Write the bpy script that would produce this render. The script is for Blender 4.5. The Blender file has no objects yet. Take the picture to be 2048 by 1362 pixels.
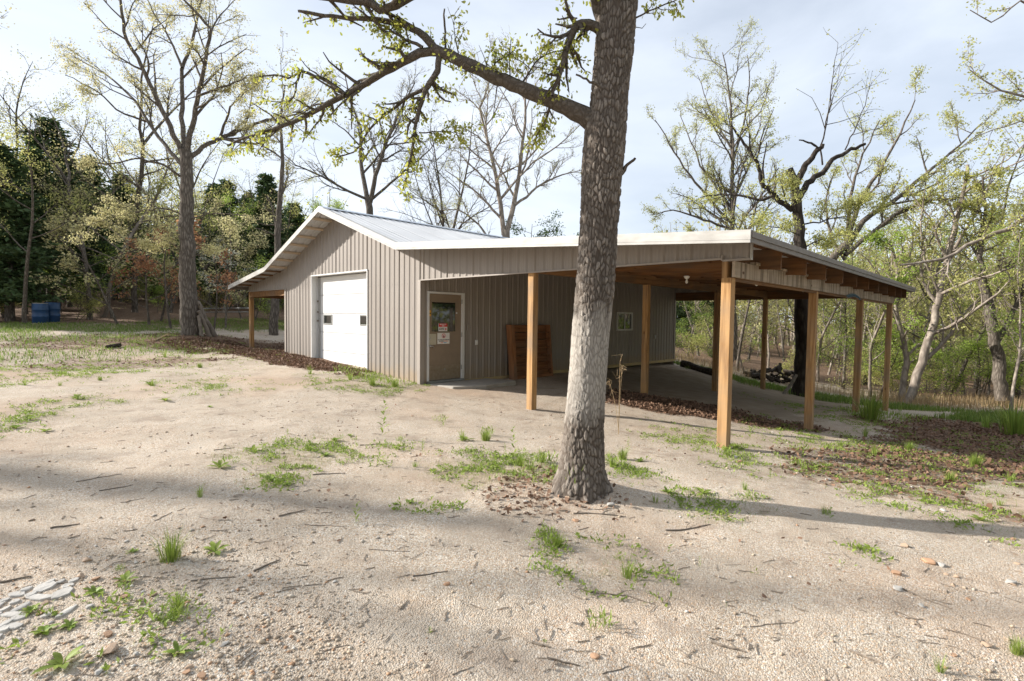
import bpy, math, random
import numpy as np
from mathutils import Matrix, Vector

# ------------------------------------------------------------------ camera
scn = bpy.context.scene
COL = scn.collection
F_PX, CX, CY = 1039.79, 1024.0, 681.0
C = np.array([-7.1725, -10.0012, 1.5348])
RT = np.array([0.69931036, -0.71470823, 0.01253701])
UP = np.array([0.02219382, 0.03923927, 0.99898334])
FW = np.array([0.71447356, 0.69832115, -0.04330253])
cam = bpy.data.cameras.new('camera')
cam.sensor_width = 36.0
cam.lens = F_PX / 2048 * 36
cam.clip_start = 0.05
cam.clip_end = 3000
cam.dof.use_dof = True
cam.dof.focus_distance = 9.0
cam.dof.aperture_fstop = 3.2
camo = bpy.data.objects.new('camera', cam)
COL.objects.link(camo)
camo.matrix_world = Matrix(((RT[0], UP[0], -FW[0], C[0]), (RT[1], UP[1], -FW[1], C[1]), (RT[2], UP[2], -FW[2], C[2]), (0, 0, 0, 1)))
scn.camera = camo

# ------------------------------------------------------------------ light
LDIR = np.array([0.70, -0.98, -0.56]); LDIR /= np.linalg.norm(LDIR)
SUN_EL = math.asin(-LDIR[2]); SUN_AZ = math.atan2(-LDIR[0], -LDIR[1])
scn.view_settings.view_transform = 'Standard'
scn.view_settings.look = 'None'
scn.view_settings.exposure = 1.0
scn.view_settings.gamma = 1.0
world = bpy.data.worlds.new('World'); scn.world = world
world.use_nodes = True
nt = world.node_tree; nt.nodes.clear()
wo = nt.nodes.new('ShaderNodeOutputWorld'); bg = nt.nodes.new('ShaderNodeBackground')
sky = nt.nodes.new('ShaderNodeTexSky'); sky.sky_type = 'NISHITA'; sky.sun_disc = False
sky.sun_elevation = SUN_EL; sky.sun_rotation = SUN_AZ
sky.air_density = 1.0; sky.dust_density = 1.6; sky.ozone_density = 1.2
tc = nt.nodes.new('ShaderNodeTexCoord'); mp = nt.nodes.new('ShaderNodeMapping')
mp.inputs['Scale'].default_value = (1.0, 1.3, 3.4)
n1 = nt.nodes.new('ShaderNodeTexNoise'); n1.inputs['Scale'].default_value = 1.5
n1.inputs['Detail'].default_value = 7; n1.inputs['Roughness'].default_value = 0.52; n1.inputs['Distortion'].default_value = 0.35
cr = nt.nodes.new('ShaderNodeValToRGB')
cr.color_ramp.elements[0].position = 0.30; cr.color_ramp.elements[0].color = (0.50,) * 3 + (1,)
cr.color_ramp.elements[1].position = 0.66; cr.color_ramp.elements[1].color = (0.95,) * 3 + (1,)
mx = nt.nodes.new('ShaderNodeMix'); mx.data_type = 'RGBA'
mx.inputs[7].default_value = (7.4, 8.0, 8.9, 1)
nt.links.new(tc.outputs['Generated'], mp.inputs['Vector']); nt.links.new(mp.outputs[0], n1.inputs['Vector'])
nt.links.new(n1.outputs['Fac'], cr.inputs['Fac']); nt.links.new(cr.outputs['Color'], mx.inputs[0])
nt.links.new(sky.outputs[0], mx.inputs[6]); nt.links.new(mx.outputs[2], bg.inputs['Color'])
bg.inputs['Strength'].default_value = 0.072
nt.links.new(bg.outputs[0], wo.inputs['Surface'])
sl = bpy.data.lights.new('sun', 'SUN'); sl.energy = 4.7; sl.angle = math.radians(0.9); sl.color = (1.0, 0.945, 0.87)
so = bpy.data.objects.new('sun', sl); COL.objects.link(so)
so.rotation_euler = Vector((-LDIR[0], -LDIR[1], -LDIR[2])).to_track_quat('Z', 'Y').to_euler()
so.location = (-12, 14, 15)

# ------------------------------------------------------------------ helpers
def rng(s): return np.random.default_rng(s)
def nrm(v):
    v = np.asarray(v, float); return v / (np.linalg.norm(v, axis=-1, keepdims=True) + 1e-12)
def ray(u, w): return FW + RT * (u - CX) / F_PX - UP * (w - CY) / F_PX
def onx(u, w, x): d = ray(u, w); return C + d * (x - C[0]) / d[0]
def ony(u, w, y): d = ray(u, w); return C + d * (y - C[1]) / d[1]
def onz(u, w, z): d = ray(u, w); return C + d * (z - C[2]) / d[2]
def atd(u, w, D): d = ray(u, w); return C + d * D / np.linalg.norm(d[:2])
def atdepth(u, w, D): return C + ray(u, w) * D

def np_mesh(name, V, F, mat, col=None, smooth=False, F3=None):
    """V [n,3], F [m,4] quads, F3 [k,3] tris, col [n,3]"""
    me = bpy.data.meshes.new(name)
    V = np.asarray(V, np.float32)
    loops = []; starts = []; s = 0
    if F is not None and len(F):
        F = np.asarray(F, np.int32); loops.append(F.ravel()); starts.append(s + 4 * np.arange(len(F))); s += F.size
    if F3 is not None and len(F3):
        F3 = np.asarray(F3, np.int32); loops.append(F3.ravel()); starts.append(s + 3 * np.arange(len(F3))); s += F3.size
    L = np.concatenate(loops); S = np.concatenate(starts).astype(np.int32)
    me.vertices.add(len(V)); me.vertices.foreach_set('co', V.ravel())
    me.loops.add(len(L)); me.loops.foreach_set('vertex_index', L)
    me.polygons.add(len(S)); me.polygons.foreach_set('loop_start', S)
    if smooth: me.polygons.foreach_set('use_smooth', np.ones(len(S), bool))
    if col is not None:
        a = me.attributes.new('col', 'FLOAT_COLOR', 'POINT')
        c = np.ones((len(V), 4), np.float32); c[:, :3] = col
        a.data.foreach_set('color', c.ravel())
    me.materials.append(mat)
    me.update(calc_edges=True); me.validate()
    return me

def link(name, me, parent=None, label=None, cat=None, group=None, kind=None, loc=None):
    o = bpy.data.objects.new(name, me); COL.objects.link(o)
    if parent is not None: o.parent = parent
    if loc is not None: o.location = loc
    if label: o['label'] = label
    if cat: o['category'] = cat
    if group: o['group'] = group
    if kind: o['kind'] = kind
    return o
def thing(name, label, cat, loc=(0, 0, 0), rz=0, group=None, scale=1):
    o = link(name, None, None, label, cat, group, None, loc)
    o.rotation_euler = (0, 0, rz); o.scale = (scale,) * 3; o.empty_display_size = 0.2
    return o
def copy_tree(o, parent=None):
    kids = [c for c in bpy.data.objects if c.parent == o] if not hasattr(o, '_k') else o._k
    c = o.copy(); COL.objects.link(c); c.parent = parent
    for k in kids: copy_tree(k, c)
    return c
def copy_thing(o, loc, rz, sc, label=None, group=None, tilt=(0, 0)):
    c = o.copy(); COL.objects.link(c)
    for k in o.children:
        d = k.copy(); COL.objects.link(d); d.parent = c
    c.location = loc; c.rotation_euler = (tilt[0], tilt[1], rz)
    c.scale = (sc,) * 3 if not hasattr(sc, '__len__') else sc
    if label: c['label'] = label
    if group: c['group'] = group
    return c

BOXF = [(0, 3, 2, 1), (4, 5, 6, 7), (0, 1, 5, 4), (1, 2, 6, 5), (2, 3, 7, 6), (3, 0, 4, 7)]
class MB:
    def __init__(s): s.v = []; s.f = []
    def box(s, x0, x1, y0, y1, z0, z1):
        b = len(s.v)
        s.v += [(x0, y0, z0), (x1, y0, z0), (x1, y1, z0), (x0, y1, z0), (x0, y0, z1), (x1, y0, z1), (x1, y1, z1), (x0, y1, z1)]
        s.f += [tuple(b + i for i in f) for f in BOXF]; return s
    def hexa(s, p):
        b = len(s.v); s.v += [tuple(q) for q in p]; s.f += [tuple(b + i for i in f) for f in BOXF]; return s
    def bar(s, p, q, w, h, up=(0, 0, 1)):
        p = np.array(p, float); q = np.array(q, float); t = nrm(q - p); r = nrm(np.cross(t, up)); u = np.cross(r, t)
        c = [(-w / 2, -h / 2), (w / 2, -h / 2), (w / 2, h / 2), (-w / 2, h / 2)]
        return s.hexa([p + r * a + u * b for a, b in c] + [q + r * a + u * b for a, b in c])
    def tube(s, pts, rad, k=10, cap=True):
        P = np.asarray(pts, float); n = len(P); R = np.broadcast_to(np.asarray(rad, float), (n,))
        V, Fq = tube_batch(P[None], R[None], k); b = len(s.v)
        s.v += [tuple(x) for x in V]; s.f += [tuple(int(b + i) for i in f) for f in Fq]
        if cap:
            s.f.append(tuple(b + i for i in range(k - 1, -1, -1))); s.f.append(tuple(b + (n - 1) * k + i for i in range(k)))
        return s
    def poly(s, pts):
        b = len(s.v); s.v += [tuple(p) for p in pts]; s.f.append(tuple(range(b, b + len(pts)))); return s
    def mesh(s, name, mat, smooth=False):
        me = bpy.data.meshes.new(name); me.from_pydata([tuple(map(float, v)) for v in s.v], [], s.f); me.materials.append(mat)
        if smooth: me.polygons.foreach_set('use_smooth', [True] * len(me.polygons))
        me.update(); return me
    def build(s, name, mat, parent=None, bevel=0, smooth=False, **k):
        o = link(name, s.mesh(name, mat, smooth), parent, **k)
        if bevel:
            m = o.modifiers.new('bevel', 'BEVEL'); m.width = bevel; m.segments = 1; m.limit_method = 'ANGLE'
        return o

def tube_batch(P, R, k):
    """P [B,N,3], R [B,N] -> verts, quads"""
    B, N, _ = P.shape
    T = np.empty_like(P); T[:, 1:-1] = P[:, 2:] - P[:, :-2]; T[:, 0] = P[:, 1] - P[:, 0]; T[:, -1] = P[:, -1] - P[:, -2]
    T = nrm(T)
    m = nrm(P[:, -1] - P[:, 0])
    ref = np.where(np.abs(m[:, 2:3]) > 0.8, np.array([[1.0, 0.2, 0]]), np.array([[0.1, 0.1, 1.0]]))
    A = nrm(np.cross(T, ref[:, None, :])); Bn = np.cross(T, A)
    a = np.arange(k) * 2 * math.pi / k
    V = P[:, :, None, :] + R[:, :, None, None] * (np.cos(a)[None, None, :, None] * A[:, :, None, :] + np.sin(a)[None, None, :, None] * Bn[:, :, None, :])
    idx = np.arange(B * N * k).reshape(B, N, k)
    q = np.stack([idx[:, :-1, :], np.roll(idx, -1, 2)[:, :-1, :], np.roll(idx, -1, 2)[:, 1:, :], idx[:, 1:, :]], -1)
    return V.reshape(-1, 3), q.reshape(-1, 4)

def hash2(ix, iy, s):
    h = (ix.astype(np.int64) * 374761393 + iy.astype(np.int64) * 668265263 + s * 2246822519) & 0xffffffff
    h = ((h ^ (h >> 13)) * 1274126177) & 0xffffffff
    return ((h ^ (h >> 16)) & 0xffffff) / float(0xffffff)
def vnoise(x, y, s=0):
    x = np.asarray(x, float); y = np.asarray(y, float)
    ix = np.floor(x); iy = np.floor(y); fx = x - ix; fy = y - iy
    fx = fx * fx * (3 - 2 * fx); fy = fy * fy * (3 - 2 * fy)
    a = hash2(ix, iy, s); b = hash2(ix + 1, iy, s); c = hash2(ix, iy + 1, s); d = hash2(ix + 1, iy + 1, s)
    return (a * (1 - fx) + b * fx) * (1 - fy) + (c * (1 - fx) + d * fx) * fy
def fbm(x, y, s=0, o=4):
    r = 0; a = 0.5
    for i in range(o): r = r + a * vnoise(x * 2 ** i, y * 2 ** i, s + i * 17); a *= .5
    return r
def worley(x, y, s, per=None):
    ix = np.floor(x); iy = np.floor(y); f1 = np.full(x.shape, 9.0); f2 = np.full(x.shape, 9.0); cid = np.zeros(x.shape)
    for dx in (-1, 0, 1):
        for dy in (-1, 0, 1):
            jx = ix + dx; jy = iy + dy; hx = jx % per if per else jx
            px = jx + hash2(hx, jy, s); py = jy + hash2(hx, jy, s + 7)
            d = np.hypot(x - px, y - py); c = hash2(hx, jy, s + 13)
            n = d < f1
            f2 = np.where(n, f1, np.minimum(f2, d)); cid = np.where(n, c, cid); f1 = np.where(n, d, f1)
    return f1, f2, cid

# ------------------------------------------------------------------ materials
def mat(name, c1, c2=None, scale=8, rough=0.7, bump=0.0, bscale=40, stretch=(1, 1, 1), metal=0, rnd=0, vcol=False, spec=0.5, detail=5, sheen=0):
    m = bpy.data.materials.new(name); m.use_nodes = True; t = m.node_tree; N = t.nodes; L = t.links
    b = N['Principled BSDF']; b.inputs['Roughness'].default_value = rough; b.inputs['Metallic'].default_value = metal
    b.inputs['Specular IOR Level'].default_value = spec
    tcn = N.new('ShaderNodeTexCoord'); mpn = N.new('ShaderNodeMapping'); mpn.inputs['Scale'].default_value = stretch
    L.new(tcn.outputs['Object'], mpn.inputs['Vector'])
    no = N.new('ShaderNodeTexNoise'); no.inputs['Scale'].default_value = scale; no.inputs['Detail'].default_value = detail
    L.new(mpn.outputs[0], no.inputs['Vector'])
    mr = N.new('ShaderNodeMapRange'); mr.inputs[1].default_value = .3; mr.inputs[2].default_value = .7
    L.new(no.outputs['Fac'], mr.inputs[0])
    mi = N.new('ShaderNodeMix'); mi.data_type = 'RGBA'; mi.inputs[6].default_value = (*c1, 1); mi.inputs[7].default_value = (*(c2 or c1), 1)
    L.new(mr.outputs[0], mi.inputs[0]); out = mi.outputs[2]
    if vcol:
        at = N.new('ShaderNodeAttribute'); at.attribute_name = 'col'
        mu = N.new('ShaderNodeMix'); mu.data_type = 'RGBA'; mu.blend_type = 'MULTIPLY'; mu.inputs[0].default_value = 1
        L.new(out, mu.inputs[6]); L.new(at.outputs['Color'], mu.inputs[7]); out = mu.outputs[2]
    if rnd:
        oi = N.new('ShaderNodeObjectInfo'); hs = N.new('ShaderNodeHueSaturation')
        r2 = N.new('ShaderNodeMapRange'); r2.inputs[3].default_value = 1 - rnd; r2.inputs[4].default_value = 1 + rnd
        L.new(oi.outputs['Random'], r2.inputs[0]); L.new(r2.outputs[0], hs.inputs['Value']); L.new(out, hs.inputs['Color']); out = hs.outputs[0]
    L.new(out, b.inputs['Base Color'])
    if bump:
        n2 = N.new('ShaderNodeTexNoise'); n2.inputs['Scale'].default_value = bscale; n2.inputs['Detail'].default_value = 6
        L.new(mpn.outputs[0], n2.inputs['Vector'])
        bp = N.new('ShaderNodeBump'); bp.inputs['Strength'].default_value = bump; bp.inputs['Distance'].default_value = 0.01
        L.new(n2.outputs['Fac'], bp.inputs['Height']); L.new(bp.outputs[0], b.inputs['Normal'])
    m['out'] = 0
    return m
def leafmat(name, c1, c2, trans=0.45, rough=0.55):
    m = bpy.data.materials.new(name); m.use_nodes = True; t = m.node_tree; N = t.nodes; L = t.links
    N.remove(N['Principled BSDF']); out = N['Material Output']
    at = N.new('ShaderNodeAttribute'); at.attribute_name = 'col'
    sp = N.new('ShaderNodeSeparateColor'); L.new(at.outputs['Color'], sp.inputs[0])
    mi = N.new('ShaderNodeMix'); mi.data_type = 'RGBA'; mi.inputs[6].default_value = (*c1, 1); mi.inputs[7].default_value = (*c2, 1)
    L.new(sp.outputs[0], mi.inputs[0])
    hs = N.new('ShaderNodeHueSaturation'); r2 = N.new('ShaderNodeMapRange'); r2.inputs[3].default_value = .7; r2.inputs[4].default_value = 1.25
    L.new(sp.outputs[1], r2.inputs[0]); L.new(r2.outputs[0], hs.inputs['Value']); L.new(mi.outputs[2], hs.inputs['Color'])
    d = N.new('ShaderNodeBsdfPrincipled'); d.inputs['Roughness'].default_value = rough; d.inputs['Specular IOR Level'].default_value = .3
    tr = N.new('ShaderNodeBsdfTranslucent'); ms = N.new('ShaderNodeMixShader'); ms.inputs[0].default_value = trans
    L.new(hs.outputs[0], d.inputs['Base Color']); L.new(hs.outputs[0], tr.inputs['Color'])
    L.new(d.outputs[0], ms.inputs[1]); L.new(tr.outputs[0], ms.inputs[2]); L.new(ms.outputs[0], out.inputs['Surface'])
    return m
def woodmat(name, c1, c2, axis, scale=5, rough=.75, knots=True, rnd=.12, streak=None):
    m = bpy.data.materials.new(name); m.use_nodes = True; t = m.node_tree; N = t.nodes; L = t.links
    b = N['Principled BSDF']; b.inputs['Roughness'].default_value = rough; b.inputs['Specular IOR Level'].default_value = .25
    tcn = N.new('ShaderNodeTexCoord'); mpn = N.new('ShaderNodeMapping'); st = [1, 1, 1]; st[axis] = .06
    oi = N.new('ShaderNodeObjectInfo'); ad = N.new('ShaderNodeVectorMath'); ad.operation = 'ADD'
    cb = N.new('ShaderNodeCombineXYZ'); mm = N.new('ShaderNodeMath'); mm.operation = 'MULTIPLY'; mm.inputs[1].default_value = 37
    L.new(oi.outputs['Random'], mm.inputs[0]); 
    for i in range(3): L.new(mm.outputs[0], cb.inputs[i])
    L.new(tcn.outputs['Object'], ad.inputs[0]); L.new(cb.outputs[0], ad.inputs[1])
    mpn.inputs['Scale'].default_value = st; L.new(ad.outputs[0], mpn.inputs['Vector'])
    no = N.new('ShaderNodeTexNoise'); no.inputs['Scale'].default_value = scale; no.inputs['Detail'].default_value = 3; L.new(mpn.outputs[0], no.inputs['Vector'])
    mw = N.new('ShaderNodeMath'); mw.operation = 'MULTIPLY'; mw.inputs[1].default_value = 42; L.new(no.outputs['Fac'], mw.inputs[0])
    sn = N.new('ShaderNodeMath'); sn.operation = 'SINE'; L.new(mw.outputs[0], sn.inputs[0])
    mr = N.new('ShaderNodeMapRange'); mr.inputs[1].default_value = -1; mr.inputs[2].default_value = 1; L.new(sn.outputs[0], mr.inputs[0])
    fine = N.new('ShaderNodeTexNoise'); fine.inputs['Scale'].default_value = 90; fine.inputs['Detail'].default_value = 4; L.new(mpn.outputs[0], fine.inputs['Vector'])
    av = N.new('ShaderNodeMath'); av.operation = 'MULTIPLY'; L.new(mr.outputs[0], av.inputs[0]); L.new(fine.outputs['Fac'], av.inputs[1])
    m3 = N.new('ShaderNodeMapRange'); m3.inputs[2].default_value = .6; L.new(av.outputs[0], m3.inputs[0])
    mi = N.new('ShaderNodeMix'); mi.data_type = 'RGBA'; mi.inputs[6].default_value = (*c1, 1); mi.inputs[7].default_value = (*c2, 1); L.new(m3.outputs[0], mi.inputs[0]); out = mi.outputs[2]
    gw = N.new('ShaderNodeTexNoise'); gw.inputs['Scale'].default_value = 1.7; gw.inputs['Detail'].default_value = 5; L.new(ad.outputs[0], gw.inputs['Vector'])
    gr = N.new('ShaderNodeMapRange'); gr.inputs[1].default_value = .42; gr.inputs[2].default_value = .68; gr.inputs[4].default_value = .55; L.new(gw.outputs['Fac'], gr.inputs[0])
    g_ = sum(c2) / 3; mg = N.new('ShaderNodeMix'); mg.data_type = 'RGBA'; mg.inputs[7].default_value = (g_ * 1.25, g_ * 1.02, g_ * .8, 1); L.new(gr.outputs[0], mg.inputs[0]); L.new(out, mg.inputs[6]); out = mg.outputs[2]
    if knots:
        vo = N.new('ShaderNodeTexVoronoi'); vo.inputs['Scale'].default_value = 2.6
        k2 = N.new('ShaderNodeMapping'); s2 = [1.6, 1.6, 1.6]; s2[axis] = .8; k2.inputs['Scale'].default_value = s2
        L.new(ad.outputs[0], k2.inputs['Vector']); L.new(k2.outputs[0], vo.inputs['Vector'])
        kr = N.new('ShaderNodeMapRange'); kr.inputs[1].default_value = .05; kr.inputs[2].default_value = .12; kr.inputs[3].default_value = 1; kr.inputs[4].default_value = 0; L.new(vo.outputs['Distance'], kr.inputs[0])
        mk = N.new('ShaderNodeMix'); mk.data_type = 'RGBA'; mk.inputs[7].default_value = (c1[0] * .25, c1[1] * .18, c1[2] * .15, 1); L.new(kr.outputs[0], mk.inputs[0]); L.new(out, mk.inputs[6]); out = mk.outputs[2]
    if streak is not None:
        ms = N.new('ShaderNodeMapping'); ms.inputs['Scale'].default_value = (9, 9, .5); L.new(tcn.outputs['Object'], ms.inputs['Vector'])
        ns = N.new('ShaderNodeTexNoise'); ns.inputs['Scale'].default_value = 1.6; ns.inputs['Detail'].default_value = 5; L.new(ms.outputs[0], ns.inputs['Vector'])
        rs = N.new('ShaderNodeMapRange'); rs.inputs[1].default_value = .5; rs.inputs[2].default_value = .62; L.new(ns.outputs['Fac'], rs.inputs[0])
        mk = N.new('ShaderNodeMix'); mk.data_type = 'RGBA'; mk.inputs[7].default_value = (*streak, 1); L.new(rs.outputs[0], mk.inputs[0]); L.new(out, mk.inputs[6]); out = mk.outputs[2]
    hs = N.new('ShaderNodeHueSaturation'); r2 = N.new('ShaderNodeMapRange'); r2.inputs[3].default_value = 1 - rnd; r2.inputs[4].default_value = 1 + rnd
    L.new(oi.outputs['Random'], r2.inputs[0]); L.new(r2.outputs[0], hs.inputs['Value']); L.new(out, hs.inputs['Color']); L.new(hs.outputs[0], b.inputs['Base Color'])
    bp = N.new('ShaderNodeBump'); bp.inputs['Strength'].default_value = .25; bp.inputs['Distance'].default_value = .004; L.new(av.outputs[0], bp.inputs['Height']); L.new(bp.outputs[0], b.inputs['Normal'])
    return m
def barkmat(name, c1, c2, sx=22, sz=5, strength=.9, vcol=False, moss=None):
    m = bpy.data.materials.new(name); m.use_nodes = True; t = m.node_tree; N = t.nodes; L = t.links
    b = N['Principled BSDF']; b.inputs['Roughness'].default_value = .9; b.inputs['Specular IOR Level'].default_value = .15
    tcn = N.new('ShaderNodeTexCoord'); mpn = N.new('ShaderNodeMapping'); mpn.inputs['Scale'].default_value = (sx, sx, sz); L.new(tcn.outputs['Object'], mpn.inputs['Vector'])
    vo = N.new('ShaderNodeTexVoronoi'); vo.feature = 'DISTANCE_TO_EDGE'; vo.inputs['Scale'].default_value = 1.0
    nz = N.new('ShaderNodeTexNoise'); nz.inputs['Scale'].default_value = .9; nz.inputs['Detail'].default_value = 6; nz.inputs['Roughness'].default_value = .65; L.new(mpn.outputs[0], nz.inputs['Vector'])
    va = N.new('ShaderNodeMix'); va.data_type = 'VECTOR'; va.inputs[0].default_value = .55; L.new(mpn.outputs[0], va.inputs[4]); L.new(nz.outputs['Color'], va.inputs[5])
    L.new(va.outputs[1], vo.inputs['Vector'])
    mr = N.new('ShaderNodeMapRange'); mr.inputs[2].default_value = .32; L.new(vo.outputs['Distance'], mr.inputs[0])
    mu = N.new('ShaderNodeMath'); mu.operation = 'MULTIPLY'; L.new(mr.outputs[0], mu.inputs[0])
    n2 = N.new('ShaderNodeMapRange'); n2.inputs[1].default_value = .25; n2.inputs[2].default_value = .65; L.new(nz.outputs['Fac'], n2.inputs[0]); L.new(n2.outputs[0], mu.inputs[1])
    mi = N.new('ShaderNodeMix'); mi.data_type = 'RGBA'; mi.inputs[6].default_value = (*c1, 1); mi.inputs[7].default_value = (*c2, 1); L.new(mu.outputs[0], mi.inputs[0]); out = mi.outputs[2]
    if vcol:
        at = N.new('ShaderNodeAttribute'); at.attribute_name = 'col'
        sp = N.new('ShaderNodeSeparateColor'); L.new(at.outputs['Color'], sp.inputs[0])
        # R plate mask, G worn pale patch, B tone
        mi.inputs[0].default_value = 0
        L.new(sp.outputs[0], mu.inputs[0])
        pm = N.new('ShaderNodeMix'); pm.data_type = 'RGBA'; pm.inputs[7].default_value = (.37, .34, .30, 1); L.new(sp.outputs[1], pm.inputs[0]); L.new(out, pm.inputs[6]); out = pm.outputs[2]
        hs = N.new('ShaderNodeHueSaturation'); r2 = N.new('ShaderNodeMapRange'); r2.inputs[3].default_value = .75; r2.inputs[4].default_value = 1.25; L.new(sp.outputs[2], r2.inputs[0]); L.new(r2.outputs[0], hs.inputs['Value']); L.new(out, hs.inputs['Color']); out = hs.outputs[0]
    if moss:
        ge = N.new('ShaderNodeNewGeometry'); sx_ = N.new('ShaderNodeSeparateXYZ'); L.new(ge.outputs['Normal'], sx_.inputs[0])
        nm = N.new('ShaderNodeTexNoise'); nm.inputs['Scale'].default_value = 5; nm.inputs['Detail'].default_value = 5; L.new(tcn.outputs['Object'], nm.inputs['Vector'])
        ml = N.new('ShaderNodeMath'); ml.operation = 'MULTIPLY'; L.new(sx_.outputs[2], ml.inputs[0]); L.new(nm.outputs['Fac'], ml.inputs[1])
        rm = N.new('ShaderNodeMapRange'); rm.inputs[1].default_value = .30; rm.inputs[2].default_value = .42; L.new(ml.outputs[0], rm.inputs[0])
        mk = N.new('ShaderNodeMix'); mk.data_type = 'RGBA'; mk.inputs[7].default_value = (*moss, 1); L.new(rm.outputs[0], mk.inputs[0]); L.new(out, mk.inputs[6]); out = mk.outputs[2]
    L.new(out, b.inputs['Base Color'])
    bp = N.new('ShaderNodeBump'); bp.inputs['Strength'].default_value = strength; bp.inputs['Distance'].default_value = .012
    L.new(mu.outputs[0], bp.inputs['Height']); L.new(bp.outputs[0], b.inputs['Normal'])
    return m

M = {}
M['siding'] = mat('taupe_siding', (.268, .236, .208), (.295, .262, .232), scale=3, rough=.42, rnd=.03, bump=.04, bscale=6, stretch=(1, 1, .25))
def splash(m):
    t = m.node_tree; N = t.nodes; L = t.links; b = N['Principled BSDF']; src = b.inputs['Base Color'].links[0].from_socket
    tcn = N.new('ShaderNodeTexCoord'); sx = N.new('ShaderNodeSeparateXYZ'); L.new(tcn.outputs['Object'], sx.inputs[0])
    n = N.new('ShaderNodeTexNoise'); n.inputs['Scale'].default_value = 4; n.inputs['Detail'].default_value = 7; L.new(tcn.outputs['Object'], n.inputs['Vector'])
    ad = N.new('ShaderNodeMath'); ad.operation = 'MULTIPLY_ADD'; ad.inputs[1].default_value = -.55; L.new(n.outputs['Fac'], ad.inputs[0]); L.new(sx.outputs[2], ad.inputs[2])
    mr = N.new('ShaderNodeMapRange'); mr.inputs[1].default_value = -.20; mr.inputs[2].default_value = .10; mr.inputs[3].default_value = .75; mr.inputs[4].default_value = 0; L.new(ad.outputs[0], mr.inputs[0])
    k = N.new('ShaderNodeMix'); k.data_type = 'RGBA'; k.inputs[7].default_value = (.33, .25, .17, 1); L.new(mr.outputs[0], k.inputs[0]); L.new(src, k.inputs[6]); L.new(k.outputs[2], b.inputs['Base Color'])
splash(M['siding'])
M['trim'] = mat('taupe_trim', (.32, .28, .245), (.29, .255, .222), scale=4, rough=.45)
M['white'] = mat('white_paint', (.70, .70, .69), (.64, .64, .63), scale=2.5, rough=.4)
M['fascia'] = mat('white_fascia', (.47, .46, .435), (.33, .315, .29), scale=4, rough=.45, stretch=(1, 1, 3), detail=8)
M['roof'] = mat('white_roof_metal', (.56, .565, .57), (.47, .475, .48), scale=1.2, rough=.35, rnd=.02, metal=0.0)
M['ridge'] = mat('blue_grey_ridge', (.42, .46, .52), (.38, .42, .47), rough=.35)
M['eave'] = mat('weathered_eave', (.21, .188, .165), (.155, .138, .118), scale=6, rough=.6)
M['post'] = woodmat('pine_post', (.48, .285, .125), (.29, .155, .06), 2, scale=5)
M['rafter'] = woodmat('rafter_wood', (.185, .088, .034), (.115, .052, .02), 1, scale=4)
M['beam'] = woodmat('beam_wood', (.25, .135, .058), (.16, .083, .034), 0, scale=4)
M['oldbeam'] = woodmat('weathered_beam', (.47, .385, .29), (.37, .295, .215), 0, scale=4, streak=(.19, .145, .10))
M['purlin'] = woodmat('pale_purlin', (.55, .45, .34), (.44, .35, .26), 0, scale=4)
M['shelf'] = woodmat('red_cedar', (.33, .15, .065), (.22, .09, .036), 0, scale=4)
M['shelfv'] = woodmat('red_cedar_side', (.35, .16, .07), (.25, .105, .042), 2, scale=4)
M['sill'] = woodmat('yellow_sill', (.52, .40, .20), (.42, .31, .15), 0, scale=4)
M['door'] = mat('brown_steel_door', (.27, .205, .145), (.23, .175, .125), scale=6, rough=.33, detail=8, bump=.03, bscale=12)
M['kick'] = mat('worn_kick_plate', (.36, .30, .23), (.28, .22, .16), scale=14, rough=.28, metal=.6, detail=8)
M['chrome'] = mat('dull_steel', (.55, .54, .52), (.42, .41, .39), rough=.3, metal=.9)
M['beige'] = mat('beige_plate', (.50, .47, .36), (.46, .43, .33), rough=.5)
M['yellow'] = mat('yellow_sticker', (.75, .42, .02), rough=.5)
M['black'] = mat('black_print', (.02, .02, .02), rough=.6)
M['red'] = mat('red_print', (.60, .02, .025), rough=.5)
M['orange'] = mat('orange_print', (.70, .20, .03), rough=.5)
M['bluep'] = mat('blue_print', (.05, .30, .55), rough=.5)
M['sign'] = mat('white_sign', (.78, .77, .74), (.72, .71, .68), rough=.5)
M['concrete'] = mat('concrete', (.42, .39, .34), (.34, .31, .27), scale=5, rough=.9, bump=.3, bscale=60, detail=8)
M['barrel'] = mat('blue_drum_plastic', (.012, .06, .16), (.014, .05, .12), scale=5, rough=.45)
M['ceramic'] = mat('white_ceramic', (.78, .77, .73), rough=.35)
M['galv'] = mat('galvanised_pipe', (.34, .34, .33), (.27, .27, .26), rough=.4, metal=.5)
M['oldwood'] = woodmat('grey_old_wood', (.23, .195, .155), (.15, .125, .10), 2, scale=5)
M['teal'] = mat('blue_grey_brush', (.05, .10, .13), (.09, .14, .16), scale=30, rough=.7)
M['deadlog'] = barkmat('dead_log', (.035, .028, .022), (.10, .082, .065), 14, 14)
M['stick'] = mat('stick_bark', (.13, .102, .076), (.20, .165, .13), scale=30, rough=.9, rnd=.35)
M['dry'] = mat('dry_stalk', (.50, .36, .20), (.42, .30, .17), rough=.8)
def glassmat(name, tint, rough=.03):
    m = bpy.data.materials.new(name); m.use_nodes = True
    b = m.node_tree.nodes['Principled BSDF']; b.inputs['Base Color'].default_value = (*tint, 1); b.inputs['Roughness'].default_value = rough
    b.inputs['Specular IOR Level'].default_value = .9; b.inputs['Coat Weight'].default_value = .5
    return m
M['glass'] = glassmat('dark_window_glass', (.012, .014, .012))
bm_ = bpy.data.materials.new('frosted_bulb'); bm_.use_nodes = True; bb = bm_.node_tree.nodes['Principled BSDF']
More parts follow.
